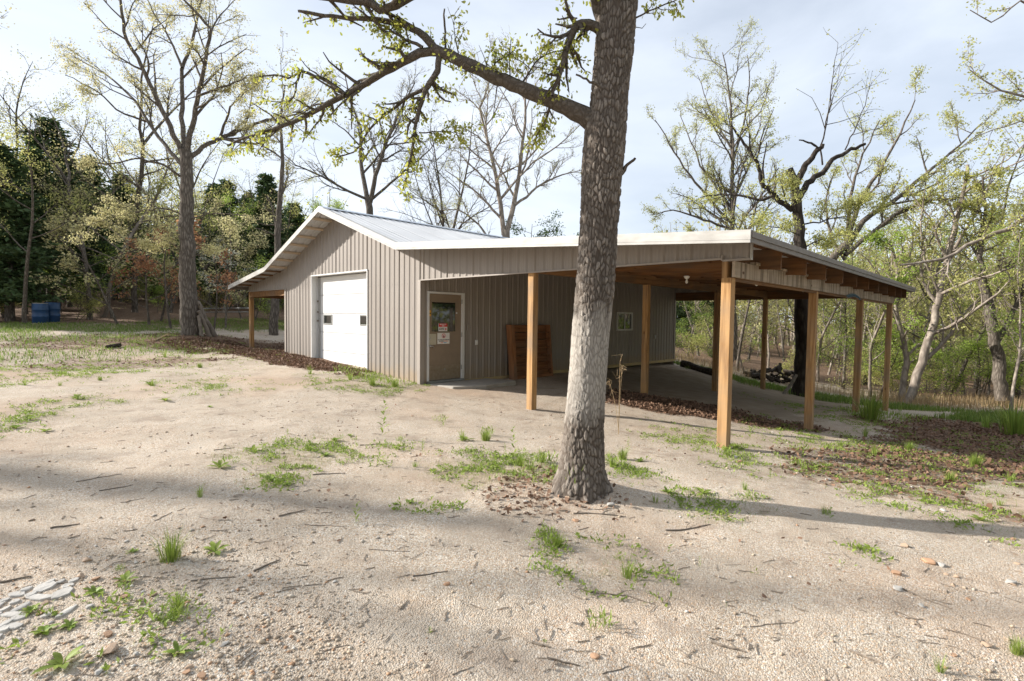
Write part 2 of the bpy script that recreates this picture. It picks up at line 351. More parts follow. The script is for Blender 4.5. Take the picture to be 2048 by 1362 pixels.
bb.inputs['Base Color'].default_value = (.8, .78, .72, 1); bb.inputs['Roughness'].default_value = .25; M['bulb'] = bm_
M['barkoak'] = barkmat('white_oak_bark', (.088, .070, .056), (.285, .25, .215), 40, 12, .8, vcol=True)
M['barklimb'] = barkmat('oak_limb_bark', (.09, .074, .06), (.205, .178, .15), 42, 42, .9, moss=(.035, .035, .010))
M['barkgrey'] = barkmat('grey_bark', (.075, .062, .05), (.255, .22, .182), 30, 6, .9)
M['barkpale'] = barkmat('pale_bark', (.17, .14, .115), (.40, .345, .285), 10, 4, .6)
M['barkdark'] = barkmat('dark_bark', (.028, .022, .018), (.10, .082, .066), 14, 4, .9)
M['lf_oak'] = leafmat('oak_spring_leaf', (.34, .41, .07), (.44, .40, .09), .55)
M['lf_pale'] = leafmat('pale_spring_leaf', (.50, .49, .22), (.60, .53, .30), .5)
M['lf_green'] = leafmat('fresh_green_leaf', (.24, .36, .06), (.38, .46, .10), .55)
M['lf_yg'] = leafmat('yellow_green_leaf', (.38, .42, .11), (.52, .48, .19), .55)
M['lf_tan'] = leafmat('bud_tan_leaf', (.42, .35, .19), (.38, .39, .15), .45)
M['lf_red'] = leafmat('red_bud_leaf', (.36, .15, .08), (.40, .24, .12), .45)
M['lf_cedar'] = leafmat('cedar_needle', (.048, .088, .034), (.095, .14, .052), .25, .7)
M['lf_white'] = leafmat('white_blossom', (.62, .62, .55), (.50, .52, .38), .4)
M['lf_weed'] = leafmat('weed_leaf', (.18, .27, .045), (.30, .37, .075), .4)
M['grass'] = leafmat('grass_blade', (.10, .19, .03), (.24, .29, .07), .4)
M['drygrass'] = leafmat('dry_grass_blade', (.42, .30, .17), (.34, .25, .13), .35)
M['litter'] = leafmat('dead_leaf', (.13, .072, .044), (.235, .145, .095), .10, .8)
M['gravel'] = mat('gravel_stone', (.95, .95, .95), (.8, .8, .8), scale=40, rough=.9, vcol=True, spec=.2)
M['rock'] = mat('chert_rock', (.46, .30, .19), (.36, .29, .22), scale=14, rough=.85, bump=.4, bscale=40, rnd=.2)
M['rockgrey'] = mat('grey_limestone', (.46, .435, .395), (.36, .34, .31), scale=12, rough=.9, bump=.4, bscale=40, rnd=.12)
M['rockorange'] = mat('orange_chert', (.44, .26, .15), (.35, .22, .14), scale=14, rough=.85, bump=.35, bscale=40, rnd=.15)

# ------------------------------------------------------------------ terrain height
CTRL = [(0, 0, -.03), (0, 2.36, .12), (0, 5.6, .22), (0, 7.64, .26), (0, 10.9, .25),
        (0, -3.4, -.19), (4.13, -3.4, -.27), (8.26, -3.4, -.56), (12.4, -3.4, -.9), (0, -7.1, -.25), (4.13, -7.1, -.57), (8.26, -7.1, -.74), (12.4, -7.1, -1.21),
        (1.7, -.1, -.10), (4.5, -.1, -.14), (7.7, -.1, -.18), (12.4, -.1, -.28), (-7.17, -10, -.03), (-3.26, -7.16, -.05), (-7, -2.75, .05), (-3, 0, .02), (-2.2, 5, .15),
        (-3.5, 9, .28), (-1.4, 13.3, .52), (2.9, 16.1, .6), (-5, 21.9, 1.08), (0, 27.3, 1.6), (2.6, 22.6, 1.2), (-6.5, 25, 1.15), (-10, 10, .5),
        (6, 4, 0.05), (6, 8, .2), (12, 7, 0.1), (17, 2, -.45), (17.2, -.9, -1.0), (18.1, -4.1, -1.5), (19.6, -6.5, -1.75), (8.8, -10.1, -.72), (13.8, -10.2, -1.15), (20, -10.2, -1.6),
        (0, -10, -.25), (-3, -10.5, -.12), (60, 0, -2.0), (60, -40, -4), (40, 40, 3), (-20, 60, 5), (-60, 30, 3), (-60, -30, 0), (0, -60, -1.5), (40, -60, -5), (30, 15, .2)]
CT = np.array(CTRL, float)
def tps_u(r2): return np.where(r2 > 1e-9, .5 * r2 * np.log(r2 + 1e-12), 0)
_n = len(CT); _K = tps_u(((CT[:, None, :2] - CT[None, :, :2]) ** 2).sum(-1)) + np.eye(_n) * .15
_P = np.c_[np.ones(_n), CT[:, :2]]
_A = np.block([[_K, _P], [_P.T, np.zeros((3, 3))]])
_W = np.linalg.solve(_A, np.r_[CT[:, 2], np.zeros(3)])
LT = np.array([-1.42, 13.3])      # left big tree
OAK = np.array([-3.263, -7.156])  # near oak
def base_h(x, y):
    x = np.asarray(x, float); y = np.asarray(y, float); sh = x.shape; x = x.ravel(); y = y.ravel()
    r = np.hypot(x, y); s = np.minimum(1, 75 / (r + 1e-9)); xx = x * s; yy = y * s
    out = np.empty_like(xx)
    for i in range(0, len(xx), 40000):
        a = xx[i:i + 40000]; b = yy[i:i + 40000]
        out[i:i + 40000] = tps_u((a[:, None] - CT[:, 0]) ** 2 + (b[:, None] - CT[:, 1]) ** 2) @ _W[:_n] + _W[_n] + _W[_n + 1] * a + _W[_n + 2] * b
    out += .22 * np.exp(-((x - LT[0]) ** 2 + (y - LT[1]) ** 2) / 1.5 ** 2) + .07 * np.exp(-((x - OAK[0]) ** 2 + (y - OAK[1]) ** 2) / .45 ** 2)
    return out.reshape(sh)
def micro(x, y):
    n = .10 * (fbm(x * .45, y * .45, 3, 3) - .45) + .035 * (fbm(x * 1.7, y * 1.7, 5, 3) - .45) + .014 * (fbm(x * 8, y * 8, 9, 3) - .45)
    near = np.minimum(1, np.hypot(x - 6.2, y - 0) / 3)
    return n
def gz(x, y): return base_h(x, y) + micro(np.asarray(x, float), np.asarray(y, float))
def g1(x, y): return float(gz(np.array([x]), np.array([y]))[0])
def hit(u, w, far=60):
    d = ray(u, w); d = d / np.linalg.norm(d[:2])
    t = np.concatenate([np.linspace(1, 12, 400), np.linspace(12.05, far, 500)])
    p = C[None] + t[:, None] * d[None]; h = p[:, 2] - base_h(p[:, 0], p[:, 1])
    i = np.argmax(h < 0) if (h < 0).any() else len(t) - 1
    q = p[i]; q[2] = g1(q[0], q[1]); return q

# ------------------------------------------------------------------ ground
def blob(x, y, cx, cy, rx, ry, a=0, soft=.35, s=1, wob=.45):
    ca, sa = math.cos(a), math.sin(a); dx = x - cx; dy = y - cy
    u = (dx * ca + dy * sa) / rx; v = (-dx * sa + dy * ca) / ry
    d = np.hypot(u, v) + wob * (fbm(x * 1.3, y * 1.3, s, 4) - .47) * 2
    return np.clip((1 - d) / soft + .5, 0, 1)
def z_litter(x, y):
    m = blob(x, y, -.35, 7.2, .95, 5.8, 0, .3, 21, .5)
    m = np.maximum(m, blob(x, y, 1.5, 10.2, 3.5, 2.4, 0, .3, 22))
    m = np.maximum(m, blob(x, y, LT[0] - .2, LT[1] - .6, 2.4, 2.2, 0, .4, 23))
    m = np.maximum(m, blob(x, y, 3.7, -4.9, 1.15, 2.2, .35, .55, 24, .6))
    m = np.maximum(m, blob(x, y, 5.4, -9.6, 4.4, 1.5, .08, .9, 25, 1.2) * .9)
    m = np.maximum(m, blob(x, y, .7, -8.2, 1.5, .7, .3, .5, 26, .9) * .55)
    m = np.maximum(m, blob(x, y, OAK[0] - .25, OAK[1] + .1, .75, .65, 0, .8, 27, .6) * .45)
    m = np.maximum(m, np.clip((y - 22.5 - .3 * (x + 3)) / 4, 0, .9))
    m = np.maximum(m, .75 * blob(x, y, -4.0, 12.5, 4.5, 2.2, .2, .9, 28, 1.1))
    m = np.maximum(m, .6 * blob(x, y, -5.0, 7.0, 2.5, 1.6, .2, .9, 29, 1.1))
    m = np.maximum(m, np.clip((np.hypot(x - C[0], y - C[1]) - 28.5) / 4, 0, .85))
    m = np.maximum(m, .7 * blob(x, y, 1.8, -9.0, 2.6, .9, .1, .7, 30, 1.1))
    return m
def z_grass(x, y):
    m = blob(x, y, 14.6, -4.2, 1.9, 5.2, .25, .4, 31, .5)
    m = np.maximum(m, blob(x, y, 11.0, -10.0, 5.0, 1.5, 0, .4, 32, .6))
    m = np.maximum(m, blob(x, y, -5.5, 18.6, 6.5, 2.6, -.25, .5, 33, .7) * .85)
    m = np.maximum(m, blob(x, y, 3, 20.5, 4.5, 3.0, 0, .5, 34, .6) * .9)
    m = np.maximum(m, blob(x, y, -7.6, 9.5, 3.2, 2.6, 0, .7, 35, .9) * .55)
    m = np.maximum(m, blob(x, y, -3.4, 10.0, 2.2, 2.0, 0, .8, 36, .9) * .5)
    m = np.maximum(m, blob(x, y, -7.9, 1.0, 1.6, 1.6, 0, .9, 37, .9) * .4)
    m = np.maximum(m, np.clip((x - 20) / 4, 0, .5))
    m = np.maximum(m, .7 * blob(x, y, -6, 14, 5.5, 1.6, -.1, .9, 38, 1.0))
    m = np.maximum(m, .5 * blob(x, y, 3.0, -8.9, 3.5, .8, .1, .7, 39, 1.0))
    return m
PATCH_PX = [(610, 905, 110, 34, 1), (560, 958, 70, 24, .9), (1000, 930, 120, 36, 1), (1255, 935, 70, 34, 1), (1280, 1125, 190, 60, .8), (1500, 905, 130, 50, .7), (1850, 930, 220, 70, .8), (1950, 1040, 90, 50, .6), (250, 1250, 190, 80, .45), (60, 830, 110, 40, .8), (730, 765, 110, 22, 1), (400, 715, 190, 30, .7), (1110, 1090, 60, 30, .8), (120, 745, 160, 22, .7), (1420, 1010, 120, 26, .7), (800, 905, 100, 22, .5), (1640, 870, 80, 30, .7), (1760, 850, 90, 30, .8), (300, 690, 180, 18, .8), (860, 1010, 70, 14, .35), (1700, 1110, 60, 22, .35), (420, 770, 150, 16, .5)]
PATCH = []
def make_patches():
    for u, w_, ru, rw, s_ in PATCH_PX:
        c = hit(u, w_); a = hit(u + ru, w_); b = hit(u, w_ - rw); b2 = hit(u, w_ + rw)
        PATCH.append((c[0], c[1], np.linalg.norm((a - c)[:2]), .5 * np.linalg.norm((b - b2)[:2]), math.atan2(a[1] - c[1], a[0] - c[0]), s_))
make_patches()
def z_patch(x, y):
    m = np.zeros_like(x)
    for i, (cx, cy, rx, ry, an, s_) in enumerate(PATCH): m = np.maximum(m, s_ * blob(x, y, cx, cy, rx, ry, an, .9, 200 + i, 1.3))
    return m
def z_mossy(x, y):   # thin green growth on the gravel
    m = blob(x, y, -2.6, -5.9, 1.6, 1.0, .6, .9, 41, .9)
    m = np.maximum(m, blob(x, y, -4.4, -8.6, 1.2, .55, -.7, .9, 42, .9) * .9)
    m = np.maximum(m, blob(x, y, -4.7, -5.3, 1.2, .8, 0, .9, 43, .9) * .7)
    m = np.maximum(m, blob(x, y, -.6, 1.2, .6, 1.8, 0, .6, 44, .7) * .8)
    return m
def z_darker(x, y):    # darker ground colour under the lean-to
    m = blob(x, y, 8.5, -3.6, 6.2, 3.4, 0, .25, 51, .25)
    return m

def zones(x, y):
    return np.stack([z_litter(x, y), np.clip(np.maximum(z_grass(x, y), .62 * z_patch(x, y)), 0, 1), z_darker(x, y)], -1)

def make_ground():
    rings = 440
    r = .25 * (900 / .25) ** (np.linspace(0, 1, rings))
    r = np.concatenate([.8 * (60 / .8) ** np.linspace(0, 1, 400), 60 * (900 / 60) ** np.linspace(0.03, 1, 40)])
    az = math.atan2(FW[1], FW[0]); a = np.concatenate([np.linspace(az - math.radians(52), az + math.radians(52), 430), np.linspace(az + math.radians(54), az + math.radians(306), 90)])
    R, A = np.meshgrid(r, a, indexing='ij'); x = C[0] + R * np.cos(A); y = C[1] + R * np.sin(A)
    z = gz(x, y) - np.clip((R - 90) / 40, 0, 1) * .5
    nr, na = x.shape; V = np.stack([x, y, z], -1).reshape(-1, 3)
    i = np.arange(nr * na).reshape(nr, na); j = np.roll(i, -1, 1)
    F = np.stack([i[:-1], j[:-1], j[1:], i[1:]], -1).reshape(-1, 4)[:, ::-1]
    # close the centre
    V = np.vstack([V, [[C[0], C[1], g1(C[0], C[1])]]]); ctr = len(V) - 1
    F3 = np.stack([i[0], j[0], np.full(na, ctr)], -1)
    col = np.vstack([zones(x.ravel(), y.ravel()), [[0, 0, 0]]])
    m = bpy.data.materials.new('gravel_ground'); m.use_nodes = True; t = m.node_tree; N = t.nodes; L = t.links
    b = N['Principled BSDF']; b.inputs['Roughness'].default_value = .95; b.inputs['Specular IOR Level'].default_value = .15
    tcn = N.new('ShaderNodeTexCoord'); O = tcn.outputs['Object']
    def noise(s, d=6, ro=.55):
        n = N.new('ShaderNodeTexNoise'); n.inputs['Scale'].default_value = s; n.inputs['Detail'].default_value = d; n.inputs['Roughness'].default_value = ro; L.new(O, n.inputs['Vector']); return n.outputs['Fac']
    def mixc(f, a_, b_, blend='MIX'):
        q = N.new('ShaderNodeMix'); q.data_type = 'RGBA'; q.blend_type = blend
        for s_, v_ in ((0, f), (6, a_), (7, b_)):
            if isinstance(v_, tuple): q.inputs[s_].default_value = (*v_, 1)
            elif isinstance(v_, float): q.inputs[s_].default_value = v_
            else: L.new(v_, q.inputs[s_])
        return q.outputs[2]
    def rampf(f, a_, b_, lo=0., hi=1.):
        q = N.new('ShaderNodeMapRange'); q.inputs[1].default_value = a_; q.inputs[2].default_value = b_; q.inputs[3].default_value = lo; q.inputs[4].default_value = hi; L.new(f, q.inputs[0]); return q.outputs[0]
    base = mixc(rampf(noise(.55, 5), .35, .65), (.455, .39, .315), (.385, .315, .24))
    base = mixc(rampf(noise(3.2, 6), .42, .72), base, (.39, .305, .225))
    # pebbles
    vo = N.new('ShaderNodeTexVoronoi'); vo.inputs['Scale'].default_value = 120; L.new(O, vo.inputs['Vector'])
    sc = N.new('ShaderNodeSeparateColor'); L.new(vo.outputs['Color'], sc.inputs[0])
    rp = N.new('ShaderNodeValToRGB'); rp.color_ramp.interpolation = 'CONSTANT'
    el = rp.color_ramp.elements; el[0].position = 0; el[0].color = (.45, .385, .31, 1); el[1].position = .3; el[1].color = (.62, .56, .47, 1)
    for p_, c_ in ((.45, (.34, .27, .2, 1)), (.6, (.50, .33, .2, 1)), (.68, (.55, .47, .37, 1)), (.85, (.26, .215, .17, 1)), (.93, (.68, .65, .60, 1))):
        e = el.new(p_); e.color = c_
    L.new(sc.outputs[0], rp.inputs[0])
    base = mixc(rampf(noise(1.3, 6), .38, .62, .32, .85), base, rp.outputs[0])
    base = mixc(rampf(noise(.33, 4), .50, .68, 0., .55), base, (.43, .295, .20))
    base = mixc(rampf(noise(2.1, 7, .7), .53, .68, 0., .75), base, (.30, .235, .18))
    at = N.new('ShaderNodeAttribute'); at.attribute_name = 'col'
    sp = N.new('ShaderNodeSeparateColor'); L.new(at.outputs['Color'], sp.inputs[0])
    nz = noise(9, 7, .65)
    def mask(ch, lo=.25, hi=.75):
        q = N.new('ShaderNodeMath'); q.operation = 'ADD'; L.new(sp.outputs[ch], q.inputs[0])
        s_ = rampf(nz, .25, .75, -.35, .35); L.new(s_, q.inputs[1]); return rampf(q.outputs[0], lo, hi)
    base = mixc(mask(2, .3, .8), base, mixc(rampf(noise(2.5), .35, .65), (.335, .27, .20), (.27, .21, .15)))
    base = mixc(mask(1, .45, .95), base, mixc(rampf(noise(14), .35, .65), (.20, .175, .085), (.27, .22, .135)))
    base = mixc(mask(0, .35, .8), base, mixc(rampf(noise(18), .35, .65), (.12, .075, .048), (.20, .13, .085)))
    L.new(base, b.inputs['Base Color'])
    hsum = N.new('ShaderNodeMath'); hsum.operation = 'ADD'
    v2 = N.new('ShaderNodeTexVoronoi'); v2.feature = 'F1'; v2.inputs['Scale'].default_value = 120; L.new(O, v2.inputs['Vector'])
    L.new(rampf(v2.outputs['Distance'], 0, .7, 1, 0), hsum.inputs[0]); L.new(noise(30, 6, .7), hsum.inputs[1])
    bp = N.new('ShaderNodeBump'); bp.inputs['Distance'].default_value = .008; L.new(rampf(noise(1.1, 4), .35, .65, .55, 1.), bp.inputs['Strength']); L.new(hsum.outputs[0], bp.inputs['Height']); L.new(bp.outputs[0], b.inputs['Normal'])
    me = np_mesh('ground', V, F, m, col, True, F3[:, ::-1])
    return link('ground', me, kind='structure', label='tan gravel and sand yard sloping away to the woods', cat='ground')
GROUND = make_ground()

# ------------------------------------------------------------------ barn
W, PA, PB, DP = 7.64, 3.526, 7.159, 4.129
XB, XE, XO = 12.46, 13.01, -.635
G0, G1, GZT = 2.364, 5.635, 2.732
ROOFY = [-7.63, .05, 3.815, 7.72, 11.267]; ROOFZ = [2.63, 3.177, 4.51, 3.092, 2.617]
def zr(y): return float(np.interp(y, ROOFY, ROOFZ))
BARN = thing('pole_barn', 'taupe metal pole barn with white roof and open timber lean-to', 'barn')
PITCH = G0 / 11
PROF = [(0, 0), (.018, .022), (.046, .022), (.064, 0), (.102, 0), (.109, .005), (.116, 0), (.157, 0), (.164, .005), (.171, 0)]
def panel(axis, off, sgn, u0, n, zb, ztop, name='wall_panel', pitch=PITCH, m='siding', umax=None):
    """ribbed sheet; axis 'x' = plane x=off running along y, 'y' = plane y=off running along x; sgn outward"""
    pts = []
    for k in range(n):
        for du, h in PROF: pts.append((u0 + k * pitch + du * pitch / .2149, h))
    pts.append((u0 + n * pitch, 0))
    if umax is not None and pts[-1][0] > umax + 1e-4: pts = [p for p in pts if p[0] < umax - 1e-4] + [(umax, 0)]
    V = []; F = []
    for i, (u, h) in enumerate(pts):
        o = off + sgn * h
        for z in (zb(u), ztop(u)): V.append((o, u, z) if axis == 'x' else (u, o, z))
        if i: F.append((2 * i - 2, 2 * i, 2 * i + 1, 2 * i - 1))
    F = np.array(F)
    if (axis == 'x') == (sgn < 0): F = F[:, ::-1]
    return link(name, np_mesh(name, V, F, M[m]), BARN)
def run_panels(axis, off, sgn, u0, u1, zb, zt, name='wall_panel', m='siding', pitch=PITCH, per=4):
    n = int(math.ceil((u1 - u0) / pitch - 1e-6)); k = 0
    while k < n:
        c = min(per, n - k)
        panel(axis, off, sgn, u0 + k * pitch, c, zb, zt, name, pitch, m, umax=u1); k += c
zt = lambda y: zr(y) - .035
c0 = lambda v: (lambda u: v)
run_panels('x', 0, -1, 0, G0, c0(-.16), zt)
run_panels('x', 0, -1, G0, G1, c0(GZT), zt)
run_panels('x', 0, -1, G1, W, c0(-.05), zt)
run_panels('y', 0, -1, 0.02, .185, c0(-.03), c0(3.02))
run_panels('y', 0, -1, .185, 1.32, c0(2.14), c0(3.02))
run_panels('y', 0, -1, 1.32, 8.215, c0(-.03), c0(3.02))
run_panels('y', 0, -1, 8.215, 9.216, c0(1.787), c0(3.02), 'wall_panel')
run_panels('y', 0, -1, 8.215, 9.216, c0(-.03), c0(1.141), 'wall_panel')
run_panels('y', 0, -1, 9.216, XB, c0(-.03), c0(3.02))
run_panels('x', XB, 1, 0, W, c0(-.4), zt)
run_panels('y', W, 1, 0, XB, c0(-.1), c0(3.0))
# lean-to gable skirts, front and back, right and left
run_panels('x', 0, -1, -7.02, 0, lambda y: 2.39 - .0 * y, zt, 'skirt_panel')
run_panels('x', 0, -1, -7.40, -7.02, c0(2.365), zt, 'skirt_panel')
run_panels('x', 0, -1, W, 11.06, c0(2.415), zt, 'skirt_panel')
run_panels('x', XB, -1, -7.3, 0, c0(2.38), zt, 'skirt_panel')
run_panels('x', XB, -1, W, 11.06, c0(2.40), zt, 'skirt_panel')
# trims
MB().box(-.030, .0, -.030, .075, -.17, 2.39).build('corner_trim', M['trim'], BARN)
MB().box(.003, .09, -.031, .0, -.17, 3.02).build('corner_trim', M['trim'], BARN)
MB().box(-.030, .0, W - .075, W + .03, -.05, 2.41).build('corner_trim', M['trim'], BARN)
MB().box(XB - .08, XB + .03, -.030, .0, -.03, 3.0).build('corner_trim', M['trim'], BARN)
MB().box(-.034, .012, -7.02, -.031, 2.372, 2.398).build('lintel_trim', M['trim'], BARN)
MB().box(-.034, .012, -7.04, -7.018, 2.36, 2.43).build('lintel_trim', M['trim'], BARN)
MB().box(-.034, .012, -7.41, -7.041, 2.345, 2.37).build('lintel_trim', M['trim'], BARN)
MB().box(-.034, .02, -7.425, -7.405, 2.345, 2.60).build('end_trim', M['fascia'], BARN)
MB().box(-.034, .012, W + .031, 11.06, 2.396, 2.42).build('lintel_trim', M['trim'], BARN)
MB().box(-.036, .0, .08, G0 - .02, -.17, -.12).build('base_trim', M['trim'], BARN)
MB().box(XB - .034, XB + .012, -7.3, -.031, 2.365, 2.39).build('lintel_trim', M['trim'], BARN)
MB().box(1.33, XB + .02, -.02, .03, -.13, -.032).build('sill_board', M['sill'], BARN)
# screws: rows of little caps on the gable
sv = MB()
for z in (.55, 1.12, 1.72, 2.32):
    for k in range(36):
        y = k * PITCH + .115
        if G0 < y < G1 or y > W - .05: continue
        sv.box(-.008, -.001, y - .006, y + .006, z - .006, z + .006)
for z in (.5, 1.35, 2.2):
    for k in range(40):
        x = .3 + k * .305 
        if .15 < x < 1.4 or (8.1 < x < 9.3 and 1 < z < 1.9): continue
        sv.box(x - .006, x + .006, -.008, -.001, z - .006, z + .006)
sv.build('screw_heads', M['trim'], BARN, kind='stuff')

# roof sheets
def roof_panels(ya, za, yb, zb, name='roof_panel'):
    x = XO + .01; k = 0; pit = .2149 * 1.0; n = int((XE - x) / (4 * pit)) + 1
    t = nrm(np.array([0, yb - ya, zb - za])); nn = np.array([0, -t[2], t[1]]); nn = nn if nn[2] > 0 else -nn
    for k in range(n):
        pts = []
        for q in range(4):
            for du, h in PROF: pts.append((x + (k * 4 + q) * pit + du, h))
        pts.append((x + (k + 1) * 4 * pit, 0)); pts = [p for p in pts if p[0] < XE - 1e-3] + ([(XE, 0)] if x + (k + 1) * 4 * pit > XE else [pts[-1]])
        if len(pts) < 3: continue
        V = []; F = []
        for i, (u, h) in enumerate(pts):
            o = nn * (h - .022)
            V += [(u, ya + o[1], za + o[2]), (u, yb + o[1], zb + o[2])]
            if i: F.append((2 * i - 2, 2 * i, 2 * i + 1, 2 * i - 1))
        F = np.array(F)
        if yb > ya: pass
        else: F = F[:, ::-1]
        link(name, np_mesh(name, V, F[:, ::-1], M['roof']), BARN)
for i, (a, b) in enumerate(((1, 0), (2, 1), (2, 3), (3, 4))):
    roof_panels(ROOFY[a], ROOFZ[a], ROOFY[b], ROOFZ[b])
MB().hexa([(XO, 3.60, 4.445), (XE, 3.60, 4.445), (XE, 3.815, 4.522), (XO, 3.815, 4.522), (XO, 3.60, 4.452), (XE, 3.60, 4.452), (XE, 3.815, 4.530), (XO, 3.815, 4.530)]).build('ridge_cap', M['ridge'], BARN)
MB().hexa([(XO, 3.816, 4.522), (XE, 3.816, 4.522), (XE, 4.03, 4.445), (XO, 4.03, 4.445), (XO, 3.816, 4.530), (XE, 3.816, 4.530), (XE, 4.03, 4.452), (XO, 4.03, 4.452)]).build('ridge_cap', M['ridge'], BARN)
# rake fascia
for xf, sg in ((XO, -1), (XE, 1)):
    for a, b in ((0, 1), (1, 2), (2, 3), (3, 4)):
        ya, yb, za, zb = ROOFY[a], ROOFY[b], ROOFZ[a], ROOFZ[b]
        x0, x1 = sorted((xf, xf + sg * .022))
        h1, h2 = .112, .150
        f = MB().hexa([(x0, ya, za - h1), (x1, ya, za - h1), (x1, yb, zb - h1), (x0, yb, zb - h1), (x0, ya, za + .004), (x1, ya, za + .004), (x1, yb, zb + .004), (x0, yb, zb + .004)]).build('rake_fascia', M['fascia'], BARN)
        x0, x1 = sorted((xf + sg * .002, xf + sg * .032))
        MB().hexa([(x0, ya, za - h2), (x1, ya, za - h2), (x1, yb, zb - h2), (x0, yb, zb - h2), (x0, ya, za - h1 - .004), (x1, ya, za - h1 - .004), (x1, yb, zb - h1 - .004), (x0, yb, zb - h1 - .004)]).build('drip_edge', M['fascia'], f)
        # cap on top of the sheets
        x0, x1 = sorted((xf, xf - sg * .12))
        MB().hexa([(x0, ya, za + .005), (x1, ya, za + .005), (x1, yb, zb + .005), (x0, yb, zb + .005), (x0, ya, za + .010), (x1, ya, za + .010), (x1, yb, zb + .010), (x0, yb, zb + .010)]).build('rake_cap', M['fascia'], f)
        # bottom board inside
for y, z in ((-7.63, 2.63), (11.267, 2.617)):
    s = -1 if y < 0 else 1
    y0, y1 = sorted((y + s * .001, y + s * .02))
    MB().box(XO, XE, y0, y1, z - .085, z - .012).build('eave_trim', M['eave'], BARN)
    y0, y1 = sorted((y - s * .02, y + s * .005))
    MB().box(XO, XE, y0, y1, z - .145, z - .087).build('eave_trim', M['eave'], BARN)
# purlins under the roof
def purlin(y, w=.09, m='purlin'):
    i = np.searchsorted(ROOFY, y) - 1
    sl = (ROOFZ[i + 1] - ROOFZ[i]) / (ROOFY[i + 1] - ROOFY[i]); z = zr(y) - .03; hw = w / 2; c = 1 / math.hypot(1, sl)
    MB().hexa([(XO + .02, y - hw * c, z - sl * hw * c - .04), (XE - .02, y - hw * c, z - sl * hw * c - .04), (XE - .02, y + hw * c, z + sl * hw * c - .04), (XO + .02, y + hw * c, z + sl * hw * c - .04),
               (XO + .02, y - hw * c, z - sl * hw * c), (XE - .02, y - hw * c, z - sl * hw * c), (XE - .02, y + hw * c, z + sl * hw * c), (XO + .02, y + hw * c, z + sl * hw * c)]).build('purlin', M[m], BARN)
for k in range(7): purlin(4.35 + k * .53); purlin(3.28 - k * .53)
for k in range(5): purlin(8.05 + k * .68, .09, 'beam')
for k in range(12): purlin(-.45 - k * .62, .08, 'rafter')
# rafters of the right lean-to
RX = [-.28, .914, 2.133, 3.315, 4.55, 5.747, 6.951, 8.11, 9.284, 10.478, 11.466, 12.36]
for x in RX[1:]:
    V = []
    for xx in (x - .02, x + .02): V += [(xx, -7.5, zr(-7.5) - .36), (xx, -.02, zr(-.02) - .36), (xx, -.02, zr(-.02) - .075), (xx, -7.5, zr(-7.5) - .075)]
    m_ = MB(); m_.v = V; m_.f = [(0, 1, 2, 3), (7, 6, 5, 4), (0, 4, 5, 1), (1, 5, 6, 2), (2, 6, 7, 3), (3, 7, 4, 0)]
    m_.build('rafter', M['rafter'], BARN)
MB().box(.03, .07, -7.0, -.04, 2.43, 2.62).build('header_board', M['rafter'], BARN)
# blocks that sit on the beam between the rafters
for i in range(1, len(RX) - 1):
    MB().box(RX[i] - .2, RX[i] - .025, -7.23, -7.06, 2.346, 2.39).build('packing_block', M['oldbeam'], BARN, bevel=.006)
# beams
MB().box(-.0, XB + .02, -PB - .042, -PB - .002, 2.128, 2.345).build('outer_beam', M['oldbeam'], BARN, bevel=.003)
for i in range(3):
    x0 = i * DP + .142; x1 = (i + 1) * DP - .002
    MB().box(x0, x1, -PB + .0, -PB + .06, 2.085, 2.30).build('beam', M['beam'], BARN)
MB().box(.1, XB - .05, -PB + .072, -PB + .11, 2.13, 2.34).build('beam', M['beam'], BARN)
MB().box(.08, XB - .05, -PA + .0, -PA + .04, 2.385, 2.605).build('beam', M['beam'], BARN)
MB().box(.08, XB - .05, -PA + .1, -PA + .14, 2.385, 2.605).build('beam', M['beam'], BARN)
MB().box(XB - .06, XB - .02, -7.1, -.05, 2.30, 2.62).build('back_beam', M['rafter'], BARN)
# posts
def post(x, y, z0, z1, w=.14):
    return MB().box(x, x + w, y, y + w, z0 - .4, z1).build('post', M['post'], BARN, bevel=.006)
ZP = [-.19, -.27, -.56, -.9, -.25, -.57, -.74, -1.21]
for i in range(4):
    post(i * DP, -PA, ZP[i], 2.384)
    x = i * DP
    p = MB().box(x, x + .14, -PB, -PB + .14, ZP[4 + i] - .4, 2.126).build('post', M['post'], BARN, bevel=.006)
    MB().box(x + .003, x + .137, -PB + .062, -PB + .137, 2.12, 2.44).build('post_head', M['post'], p)
for i in range(4):
    post(i * DP, 10.92, .2, 2.40)
MB().box(.16, XB, 10.95, 10.99, 2.18, 2.40).build('beam', M['beam'], BARN)
MB().box(.02, .06, W + .04, 10.92, 2.20, 2.40).build('header_board', M['beam'], BARN)
for k in range(8):
    x = .6 + k * 1.5
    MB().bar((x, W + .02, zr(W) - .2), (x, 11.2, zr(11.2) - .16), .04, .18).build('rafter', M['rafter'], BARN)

# garage door
DX = .20
gd = MB().box(DX + .05, DX + .06, G0, G1, -.1, GZT).build('garage_door', M['white'], BARN)
secs = [-.1, .47, 1.03, 1.60, 2.16, GZT - .02]
for a, b in zip(secs[:-1], secs[1:]):
    MB().box(DX, DX + .045, G0 - .05, G1 - .02, a + .006, b - .006).build('door_section', M['white'], gd, bevel=.004)
for y0, y1 in ((4.742, 5.281), (2.55, 3.097)):
    z0, z1 = 1.27, 1.573
    MB().box(DX - .02, DX - .001, y0, y1, z0, z0 + .035).box(DX - .02, DX - .001, y0, y1, z1 - .035, z1).box(DX - .02, DX - .001, y0, y0 + .035, z0 + .035, z1 - .035).box(DX - .02, DX - .001, y1 - .035, y1, z0 + .035, z1 - .035).build('window_frame', M['galv'], gd)
    MB().box(DX - .010, DX - .002, y0 + .035, y1 - .035, z0 + .035, z1 - .035).build('window_pane', M['glass'], gd)
